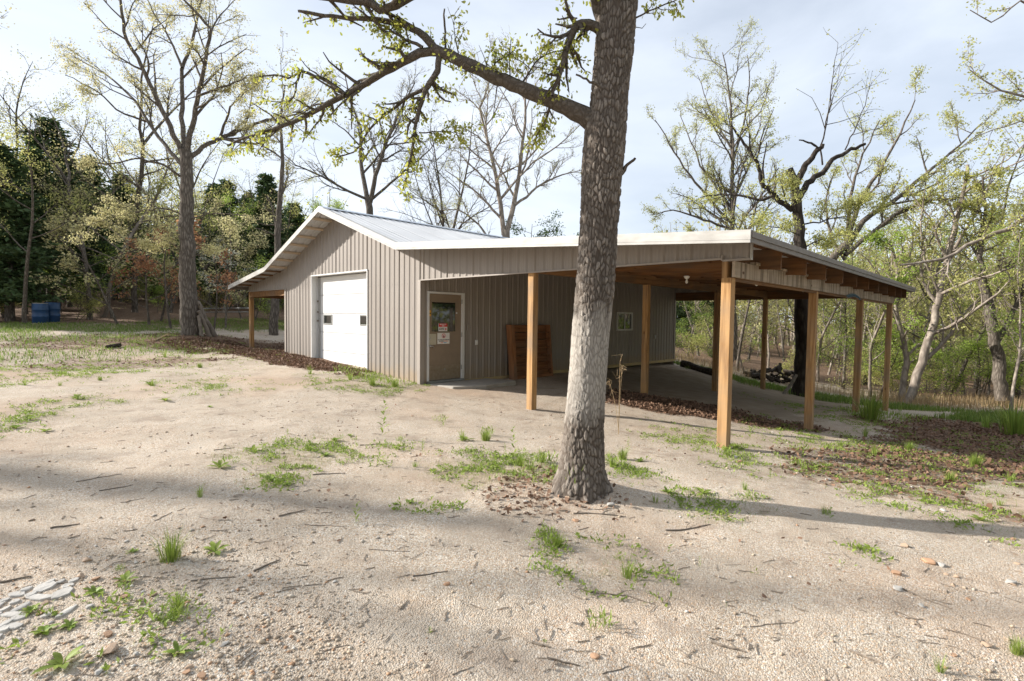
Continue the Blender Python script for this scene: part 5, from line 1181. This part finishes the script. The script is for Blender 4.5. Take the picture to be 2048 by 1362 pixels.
cover('low_weeds', weedy, 40000, (-2, 11, -9.5, 5), 505, .11, .008, M['lf_weed'], 'bright low weeds along the wall and by the last lean-to posts', 'weeds', .9)
def mats():
    R = rng(541); pp = []
    for i, (cx, cy, rx, ry, an, s_) in enumerate(PATCH):
        n = int(min(9000, 2600 * rx * ry + 500)); a = R.uniform(0, 6.28, n); q = R.random(n) ** .6 * 1.15; lx = q * np.cos(a) * rx; ly = q * np.sin(a) * ry
        x = cx + lx * math.cos(an) - ly * math.sin(an); y = cy + lx * math.sin(an) + ly * math.cos(an)
        w_ = s_ * blob(x, y, cx, cy, rx, ry, an, .9, 200 + i, 1.3) * np.clip((fbm(x * 4, y * 4, 300, 3) - .40) * 6, 0, 1); k = R.random(n) < w_ * .8; pp.append(np.stack([x[k], y[k]], -1))
    p = np.vstack(pp); n = len(p); p = np.repeat(p, 4, 0) + R.normal(0, .018, (n * 4, 2)); z = gz(p[:, 0], p[:, 1]) + R.uniform(0, .018, len(p)); print('mats', len(p))
    d = R.normal(0, 1, (len(p), 3)) * [1, 1, .3] + [0, 0, .7]
    link('weed_mat', leaves(R, 'weed_mat', M['lf_weed'], np.c_[p, z], d, .034, -.25, False, .34, .3), None, 'thin mats of small green weeds spread through the gravel', 'weeds', None, 'stuff')
mats()
# dead leaves
def litter(n, box, seed, label, fn=z_litter, size=.052):
    x, y, R = scatter(fn, n, box, seed, .3); z = gz(x, y) + R.uniform(.002, .022, len(x)); print('litter', len(x))
    p = np.stack([x, y, z], -1); d = R.normal(0, 1, p.shape) * [1, 1, .25]
    link('leaf_litter', leaves(R, 'leaf_litter', M['litter'], p, d, size, 0, True, .75, .45), None, label, 'leaves', None, 'stuff')
litter(44000, (-2.6, 0, .4, 12.5), 511, 'brown dead leaves drifted along the gable wall')
litter(30000, (1.6, 6.2, -7.6, -2.4), 512, 'brown dead leaves drifted round the inner lean-to post')
litter(26000, (-1, 10, -11.5, -7.2), 513, 'brown dead leaves lying right of the lean-to')
litter(16000, (-8, 5, 5, 16), 514, 'brown dead leaves on the mound round the left tree')
litter(5000, (-4.3, -2.2, -8.1, -6.2), 515, 'few dead leaves round the near oak base', lambda x, y: .9 * z_litter(x, y) + .14, .04)
litter(9000, (-8, 3, -9.5, 3), 516, 'stray dead leaves blown over the gravel yard', lambda x, y: .30 + .10 * (fbm(x * .9, y * .9, 88, 3) > .48), .03)
# loose gravel
def gravel():
    R = rng(521); n = 60000; az = math.atan2(FW[1], FW[0]); r = 1.7 * (11 / 1.7) ** (R.random(n) ** 1.15); a = az + R.uniform(-.86, .86, n)
    x = C[0] + r * np.cos(a); y = C[1] + r * np.sin(a); rocky = blob(x, y, -6.7, -7.2, 1.3, 1.0, .4, .8, 91, .6) + .7 * blob(x, y, -4.5, -10.2, .8, .5, 0, .8, 92, .6)
    k = R.random(n) < .15 + .55 * np.clip((fbm(x * .8, y * .8, 95, 4) - .38) * 5, 0, 1) + .45 * np.clip(rocky, 0, 1); x, y, r, rocky = x[k], y[k], r[k], rocky[k]; n = len(x)
    s = .0022 + .0032 * R.random(n) ** 2 + .010 * (R.random(n) < .012) + rocky * .010 * R.random(n) ** 3; s = s * (1 + .10 * np.maximum(0, r - 3))
    z = gz(x, y); o = np.array([[1, 0, 0], [0, 1, 0], [-1, 0, 0], [0, -1, 0], [0, 0, .6], [0, 0, -.6]], float)
    q = R.uniform(.6, 1.4, (n, 6, 1)); V = o[None] * q; t = R.uniform(0, 6.28, n); c, sn = np.cos(t), np.sin(t); el = R.uniform(.7, 1.3, n)
    Vx = (V[..., 0] * c[:, None] - V[..., 1] * sn[:, None]) * el[:, None]; Vy = V[..., 0] * sn[:, None] + V[..., 1] * c[:, None]
    V = np.stack([Vx, Vy, V[..., 2]], -1) * s[:, None, None] + np.stack([x, y, z + s * .25], -1)[:, None]
    f = np.array([[0, 1, 4], [1, 2, 4], [2, 3, 4], [3, 0, 4], [1, 0, 5], [2, 1, 5], [3, 2, 5], [0, 3, 5]]); F3 = (np.arange(n)[:, None, None] * 6 + f).reshape(-1, 3)
    pal = np.array([(.52, .42, .31), (.60, .53, .44), (.42, .33, .245), (.50, .31, .19), (.66, .62, .56), (.30, .25, .2), (.48, .40, .31)]); col = pal[R.choice(7, n, p=[.3, .15, .2, .1, .07, .06, .12])] * R.uniform(.85, 1.12, (n, 1))
    link('loose_gravel', np_mesh('loose_gravel', V.reshape(-1, 3), None, M['gravel'], np.repeat(col, 6, 0), False, F3), None, 'loose mixed gravel strewn over the yard', 'gravel', None, 'stuff')
gravel()

# rocks: squashed noisy lumps
def rock_mesh(seed, flat=.6, n=3):
    import bmesh
    bm = bmesh.new(); bmesh.ops.create_icosphere(bm, subdivisions=2, radius=1); R = rng(seed); k = R.normal(0, 1, (10, 3)); ph = R.uniform(.4, .8, 10); kk = nrm(k)
    for v in bm.verts:
        c = np.array(v.co)
        for a, b in zip(kk, ph):
            t = c @ a
            if t > b: c = c - a * (t - b) * 1.0
        v.co = Vector(c * [1.0, R.uniform(.97, 1.03) * .8, flat])
    me = bpy.data.meshes.new('rock'); bm.to_mesh(me); bm.free(); return me
RM = {}
for mn in ('rock', 'rockgrey', 'rockorange'):
    RM[mn] = []
    for i in range(4): me = rock_mesh(600 + i * 7 + len(mn), .34 + .11 * i); me.materials.append(M[mn]); RM[mn].append(me)
def rock(u, w_, pxw, mn, i, label, group=None, sink=.3):
    p = hit(u, w_); s = pxw / 2 / F_PX * np.dot(p - C, FW); me = RM[mn][i % 4]
    o = link('rock', me, None, label, 'rock', group); o.location = (p[0], p[1], p[2] + s * .2); o.scale = (s, s, s); o.rotation_euler = (0, 0, RW.uniform(0, 6.28)); return o
rock(895, 1175, 17, 'rockorange', 3, 'small round orange stone alone on the gravel'); rock(1190, 1308, 26, 'rockorange', 0, 'flat orange stone chip near the bottom of the photo'); rock(1152, 1038, 16, 'rockorange', 2, 'orange stone below the oak base')
rock(1184, 968, 30, 'rockgrey', 3, 'pale rounded rock against the oak base'); rock(1128, 983, 36, 'rock', 0, 'flat brown slab at the left of the oak base'); rock(1136, 993, 24, 'rock', 1, 'brown stone just below the oak base slab'); rock(1222, 1008, 22, 'rockgrey', 2, 'white-grey stone on the gravel right of the oak')
rock(1052, 1001, 13, 'rockgrey', 1, 'small blue-grey stone left of the oak base'); rock(1855, 1128, 30, 'rockorange', 2, 'brown-orange rock on the gravel at right'); rock(1882, 1136, 20, 'rockgrey', 2, 'pale stone beside the brown-orange rock at right'); rock(220, 1302, 52, 'rock', 0, 'largest tan slab among the stones bottom left')
rock(1468, 916, 18, 'rockgrey', 0, 'pale flat stone at the foot of the near corner post'); rock(1480, 926, 14, 'rockorange', 3, 'small orange rock below the near corner post'); rock(1492, 930, 12, 'rock', 1, 'small tan rock below the near corner post'); rock(1655, 958, 16, 'rockgrey', 0, 'bluish flat stone on the gravel right of the oak shadow')
R_ = rng(611)
for k in range(46):
    u = R_.uniform(60, 470) if k < 30 else R_.uniform(1780, 2040); w_ = R_.uniform(1120, 1350) if k < 30 else R_.uniform(1020, 1340)
    if k < 30 and u > 140 + (w_ - 1050) * 1.3: u = u * .55
    rock(u, w_, R_.uniform(10, 26), ('rock', 'rockorange', 'rock', 'rockgrey')[k % 4], k, ('tan', 'orange', 'brownish', 'pale grey')[k % 4] + (' loose stone in the rubble at bottom left' if k < 30 else ' loose stone on the gravel at lower right'), 'loose stones bottom left' if k < 30 else 'loose stones lower right')
# pale flat stones set in the ground, bottom left
PV = [(505, 310, 220, 75), (760, 300, 150, 55), (700, 385, 240, 80), (430, 440, 280, 80), (190, 400, 180, 60), (340, 395, 130, 50), (300, 345, 110, 45), (50, 455, 120, 60), (170, 475, 120, 60), (235, 525, 105, 80), (130, 610, 260, 70), (215, 652, 140, 60), (65, 700, 130, 80), (160, 745, 170, 70), (30, 790, 100, 70), (690, 250, 90, 60), (830, 240, 100, 50), (740, 572, 140, 70), (-60, 520, 140, 60), (-70, 620, 150, 60), (60, 540, 110, 50), (560, 255, 120, 40), (-40, 850, 110, 60), (520, 610, 150, 50)]
for k, (zx, zy, zw, zh) in enumerate(PV):
    u, w_ = zx * .1777, 1120 + zy * .1777; c_ = hit(u, w_); n = 7; pts = []; R_ = rng(700 + k)
    ex = nrm(np.array([RT[0], RT[1], 0])); q1 = hit(u + zw * .1777 / 2, w_ - zh * .02); hx = np.linalg.norm((q1 - c_)[:2]); q2 = hit(u, w_ - zh * .1777 / 2); hy = np.linalg.norm((q2 - c_)[:2])
    ey = nrm(np.array([FW[0], FW[1], 0]))
    for j in range(n):
        a = 2 * math.pi * (j + R_.uniform(-.25, .25)) / n; pts.append(c_ + ex * math.cos(a) * hx * R_.uniform(.85, 1.15) * 1.02 + ey * math.sin(a) * hy * R_.uniform(.85, 1.2) * 1.05)
    b_ = MB(); top = [(p[0], p[1], c_[2] + .009 + R_.uniform(-.004, .003)) for p in pts]; bot = [(p[0], p[1], c_[2] - .05) for p in pts]
    b_.v = top + bot; b_.f = [tuple(range(n))] + [(i, n + i, n + (i + 1) % n, (i + 1) % n) for i in range(n)]
    b_.build('flat_stone', M['rockgrey'], GROUND, bevel=.003)

# sticks
def stick(u0, w0, u1, w1, r, label, group='sticks fallen on the gravel'):
    a = hit(u0, w0); b = hit(u1, w1); n = 7; t = np.linspace(0, 1, n)[:, None]; R = rng(int(u0 * 7 + w1)); L_ = np.linalg.norm(b - a); P = a + (b - a) * t + R.normal(0, L_ * .02, (n, 3)); P[:, 2] = gz(P[:, 0], P[:, 1]) + r * .8
    T = Tree(int(u0)); 
    m_ = MB().tube(P - a, np.linspace(r, r * .5, n), 6)
    if L_ > .25: d = (b - a) * .22; e = np.array([-d[1], d[0], .02]) * (1 if R.random() < .5 else -1); m_.tube([P[3] - a, P[3] - a + d * .5 + e * .5, P[3] - a + d + e * .7], [r * .6, r * .45, r * .3], 5)
    o = m_.build('stick', M['stick'], None, label=label, cat='stick', group=group); o.location = a
for k, s_ in enumerate([(310, 1045, 345, 1028), (150, 968, 240, 950), (625, 950, 688, 944), (740, 1095, 822, 1100), (828, 1152, 896, 1143), (1150, 1024, 1252, 1030), (905, 1352, 950, 1330), (1095, 1312, 1160, 1326), (1065, 1285, 1102, 1293), (1352, 1318, 1440, 1348), (1160, 1174, 1308, 1206), (0, 1168, 62, 1154), (372, 1266, 432, 1222), (200, 985, 265, 975), (505, 1140, 560, 1120), (610, 1048, 700, 1046), (430, 900, 470, 895), (1420, 1282, 1490, 1296), (1500, 1250, 1600, 1240), (1800, 1180, 1900, 1220), (560, 1035, 612, 1020), (640, 1300, 700, 1290), (470, 1330, 510, 1300), (1700, 1300, 1760, 1330), (1205, 1345, 1260, 1330), (380, 1160, 470, 1150), (100, 1060, 160, 1050), (240, 1010, 290, 1000), (720, 890, 780, 888), (1330, 1060, 1420, 1050)]):
    stick(*s_, .0028 + .0019 * (k % 3), ('thick short stick lying among weeds left of the oak' if k == 2 else 'dry brown stick lying ' + where2(s_[0], s_[1])), None if k == 2 else 'sticks fallen on the gravel')
def twigs():
    R = rng(631); B = 1100; az = math.atan2(FW[1], FW[0]); r = 2 * (12 / 2) ** R.random(B); a = az + R.uniform(-.8, .8, B); x = C[0] + r * np.cos(a); y = C[1] + r * np.sin(a); l = R.uniform(.015, .11, B); t = R.uniform(0, 6.28, B)
    k = np.linspace(-.5, .5, 4); X = x[:, None] + l[:, None] * np.cos(t)[:, None] * k + R.normal(0, .004, (B, 4)); Y = y[:, None] + l[:, None] * np.sin(t)[:, None] * k + R.normal(0, .004, (B, 4)); Z = gz(X, Y) + .004
    V, F = tube_batch(np.stack([X, Y, Z], -1), np.repeat(R.uniform(.0012, .003, (B, 1)), 4, 1), 4); link('twig_litter', np_mesh('twig_litter', V, F, M['stick']), None, 'tiny dry twigs scattered over the gravel', 'twigs', None, 'stuff')
twigs()

# weeds as individual plants
def weed_tuft(seed, n=70, h=.17, sp=.05, w_=.0022):
    R = rng(seed); a = R.uniform(0, 6.28, n); r0 = sp * R.random(n) ** .5 * .5; p = np.stack([r0 * np.cos(a), r0 * np.sin(a), 0 * a], -1); d = np.stack([np.cos(a), np.sin(a), 0 * a], -1); s = np.stack([-np.sin(a), np.cos(a), 0 * a], -1)
    hh = (h * R.uniform(.5, 1.1, n))[:, None]; ln = R.uniform(.05, 1.0, n)[:, None] * (.5 + r0[:, None] / sp); u = np.array([[0, 0, 1.]])
    m = p + u * hh * .55 + d * hh * ln * .25; t = p + u * hh * (1 - .2 * ln) + d * hh * ln * .8
    V = np.stack([p - s * w_, p + s * w_, m + s * w_ * .8, m - s * w_ * .8, t], 1).reshape(-1, 3); b = np.arange(n)[:, None] * 5
    return np_mesh('grass_tuft', V, b + [0, 1, 2, 3], M['lf_weed'], np.repeat(np.stack([R.random(n), R.random(n), 0 * a], -1), 5, 0), False, b + [3, 2, 4])
def leafy(seed, items):
    """items: list of (base, dir, length, width)"""
    R = rng(seed); V = []; F = []; col = []
    for p, d, l, w_ in items:
        d = nrm(d); s = nrm(np.cross(d, [0, 0, 1.0001])); up = np.cross(s, d); b = len(V); c = [R.random(), R.random(), 0]
        for t, ww, z in ((0, .08, 0), (.3, .8, .05), (.6, 1, .06), (.85, .6, .02), (1, .02, -.05)):
            q = np.asarray(p) + d * l * t + up * z * l; V += [q - s * w_ * ww / 2 + up * .12 * w_ * ww, q, q + s * w_ * ww / 2 + up * .12 * w_ * ww]; col += [c] * 3
        for i in range(4):
            for k in range(2): o = b + i * 3 + k; F.append((o, o + 1, o + 4, o + 3))
    return np_mesh('weed', np.array(V), np.array(F), M['lf_weed'], np.array(col))
def rosette(seed, n=11, l=.08, w_=.028):
    R = rng(seed); it = []
    for i in range(n):
        a = i * 2.4 + R.uniform(-.3, .3); it.append(((0, 0, .004), (math.cos(a), math.sin(a), R.uniform(.1, .7)), l * R.uniform(.6, 1.15), w_ * R.uniform(.8, 1.2)))
    return leafy(seed, it)
def sprout(seed, h=.26, n=16, l=.06, w_=.014):
    R = rng(seed); it = [((0, 0, 0), (.05, .03, 1), h, .006)]
    for i in range(n):
        a = i * 2.4; z = h * (.08 + .9 * i / n); it.append(((.05 * z, .03 * z, z), (math.cos(a), math.sin(a), .55), l * (1.1 - .6 * i / n), w_))
    return leafy(seed, it)
def feather(seed, n=60, r=.06, h=.10):
    R = rng(seed); it = []
    for i in range(n):
        a = R.uniform(0, 6.28); q = r * R.random() ** .5; it.append(((q * math.cos(a), q * math.sin(a), h * R.uniform(0, .7)), (R.normal() * .7, R.normal() * .7, .8), R.uniform(.025, .055), .007))
    return leafy(seed, it)
WM = dict(t=[weed_tuft(801, 150, .17, .10, .0018), weed_tuft(802, 40, .12, .08), weed_tuft(803, 26, .2, .06, .003)], r=[rosette(811), rosette(812, 8, .1, .035), rosette(813, 14, .06, .018)], s=[sprout(821), sprout(822, .2, 12, .07, .016), sprout(823, .16, 10, .07, .02)], f=[feather(831), feather(832, 45, .09, .06)])
WL = dict(t=('grass_tuft', 'thin grass tuft', 'grass'), r=('broadleaf_weed', 'flat broadleaf weed', 'weed'), s=('weed_sprout', 'upright leafy sprout', 'weed'), f=('feathery_weed', 'low feathery green weed', 'weed'))
def weed(kind, i, u, w_, pxh, label=None):
    me = WM[kind][i % len(WM[kind])]; p = hit(u, w_); ref = {'t': .15, 'r': .14, 's': .24, 'f': .12}[kind]; s = pxh / F_PX * np.dot(p - C, FW) / ref
    nm, lb, ct = WL[kind]; lb = lb + ' ' + where2(u, w_); o = link(nm, me, None, label or lb, ct, None if label else 'scattered ' + ct + ' in the yard: ' + nm.replace('_', ' ')); o.location = p - [0, 0, .004]; o.scale = (s * RW.uniform(.9, 1.1),) * 3; o.rotation_euler = (0, 0, RW.uniform(0, 6.28))
weed('t', 0, 342, 1116, 56, 'bright green round grass tuft alone on the gravel at left'); weed('s', 0, 765, 875, 70, 'tallest leafy sprout left of the near oak'); weed('s', 0, 1028, 920, 65, 'tall sprout just left of the near oak'); weed('t', 2, 1150, 985, 50, 'long grass blades at the foot of the near oak')
weed('f', 0, 1200, 1248, 45, 'dark green feathery weed near the bottom of the photo'); weed('t', 1, 1255, 1150, 48, 'yellow-green grass tuft right of centre below the oak'); weed('t', 0, 1740, 838, 60, 'tall dark grass tuft beside the last lean-to posts'); weed('t', 0, 2030, 870, 60, 'dark grass tuft at the right photo edge'); weed('t', 1, 1972, 856, 36, 'grass tuft left of the dark tuft at the right edge')
for kind, lst in dict(
    s=[(757, 930, 50), (712, 1040, 62), (886, 852, 30), (845, 905, 34), (590, 910, 30), (505, 930, 26), (560, 925, 28), (1085, 1065, 34), (1660, 1040, 44), (1255, 905, 36), (1560, 880, 40), (1605, 915, 36), (1540, 960, 30), (1200, 880, 24), (620, 960, 24), (1700, 830, 30), (1500, 880, 40), (1435, 885, 38), (1010, 915, 30), (1260, 940, 34), (575, 870, 24), (1400, 1130, 24), (250, 1180, 40), (860, 1270, 26)],
    r=[(540, 965, 40), (505, 900, 34), (620, 898, 40), (650, 910, 30), (440, 935, 36), (820, 1003, 36), (790, 1005, 20), (430, 1100, 44), (265, 1106, 36), (190, 1186, 48), (250, 1162, 40), (60, 1225, 60), (85, 1262, 55), (125, 1330, 70), (355, 1303, 72), (140, 1250, 40), (155, 797, 30), (60, 840, 36), (30, 855, 34), (330, 800, 24), (420, 812, 20), (300, 770, 26), (90, 860, 26), (575, 975, 34), (1090, 1280, 16), (1405, 990, 36), (1335, 985, 40), (1280, 925, 26), (1960, 1045, 40), (700, 870, 24), (670, 880, 30), (930, 880, 30), (1450, 900, 30)],
    t=[(355, 1215, 44), (510, 905, 26), (925, 880, 30), (972, 880, 34), (830, 930, 28), (400, 995, 30), (1115, 1090, 36), (1060, 940, 40), (1085, 925, 36), (1040, 930, 34), (1110, 945, 30), (1225, 935, 40), (1245, 920, 36), (1310, 1005, 32), (1490, 985, 26), (1130, 960, 26), (1650, 1030, 40), (1850, 1000, 30), (1900, 960, 34), (2000, 1010, 30), (1750, 910, 30), (1820, 900, 30), (1680, 890, 30), (1730, 870, 30), (1950, 930, 34), (2020, 960, 36), (1880, 1345, 40), (2035, 1310, 50), (305, 772, 30), (700, 760, 24), (745, 770, 26), (660, 765, 22), (620, 750, 22), (790, 772, 24), (250, 700, 16), (330, 715, 18), (400, 735, 18), (120, 770, 18), (50, 770, 22), (200, 760, 14)],
    f=[(800, 885, 20), (880, 840, 24), (975, 870, 30), (1265, 1140, 30), (1240, 1115, 26), (1420, 1000, 30), (1500, 1000, 26), (1435, 908, 40), (1450, 915, 30), (1600, 900, 30), (1590, 930, 24), (1660, 900, 30), (1080, 930, 40), (1050, 945, 34), (1100, 930, 36), (1230, 930, 34), (355, 1240, 40), (460, 925, 30), (240, 1140, 20), (1850, 960, 26), (1980, 1045, 30)]).items():
    for i, (u, w_, h) in enumerate(lst): weed(kind, i, u, w_, h * (.75 if kind == 't' else .9))
# dry grass stalks beside the oak
p = hit(1237, 868); DS = thing('dry_stalk', 'tall dry tan grass stalks standing right of the near oak', 'plant', tuple(p)); s = np.dot(p - C, FW) / F_PX
for k, (du, dh, cv) in enumerate(((-22, 120, -1), (0, 150, .1), (4, 138, .35))):
    R_ = rng(900 + k); t = np.linspace(0, 1, 10); P = np.stack([RT[0] * du * s * t ** 1.5, RT[1] * du * s * t ** 1.5, dh * s * (t - .12 * t ** 4 * abs(cv))], -1); b_ = MB().tube(P, np.linspace(.005, .002, 10), 5)
    for q in range(9):
        e = P[-1 - q // 3]; b_.tube([e, e + R_.normal(0, .035, 3) + [-.02 * (cv < 0), 0, .02], e + R_.normal(0, .06, 3) + [0, 0, -.02 if cv < 0 else .05]], [.002, .0016, .001], 3, False)
    b_.build('stalk', M['dry'], DS)
# tell look-alikes apart by their order in the photo
ORD = ['first', 'second', 'third', 'fourth', 'fifth', 'sixth', 'seventh', 'eighth', 'ninth', 'tenth', 'eleventh', 'twelfth']
same = {}
for o in bpy.data.objects:
    if o.parent is None and o.get('label') and o.get('category'): same.setdefault(o['label'], []).append(o)
for lb, os_ in same.items():
    if 1 < len(os_) <= 12 and 'outside' not in lb and len(lb.split()) <= 14:
        def px(o):
            v = np.array(o.location) - C; return (v @ RT) / max(1e-3, v @ FW)
        os_.sort(key=px)
        for i, o in enumerate(os_): o['label'] = lb + ', ' + (('left one', 'right one')[i] if len(os_) == 2 else ORD[i] + ' from left')
print('tris', sum(sum(len(p_.vertices) - 2 for p_ in me.polygons) if len(me.polygons) < 3000 else len(me.loops) - 2 * len(me.polygons) for me in bpy.data.meshes if me.users))
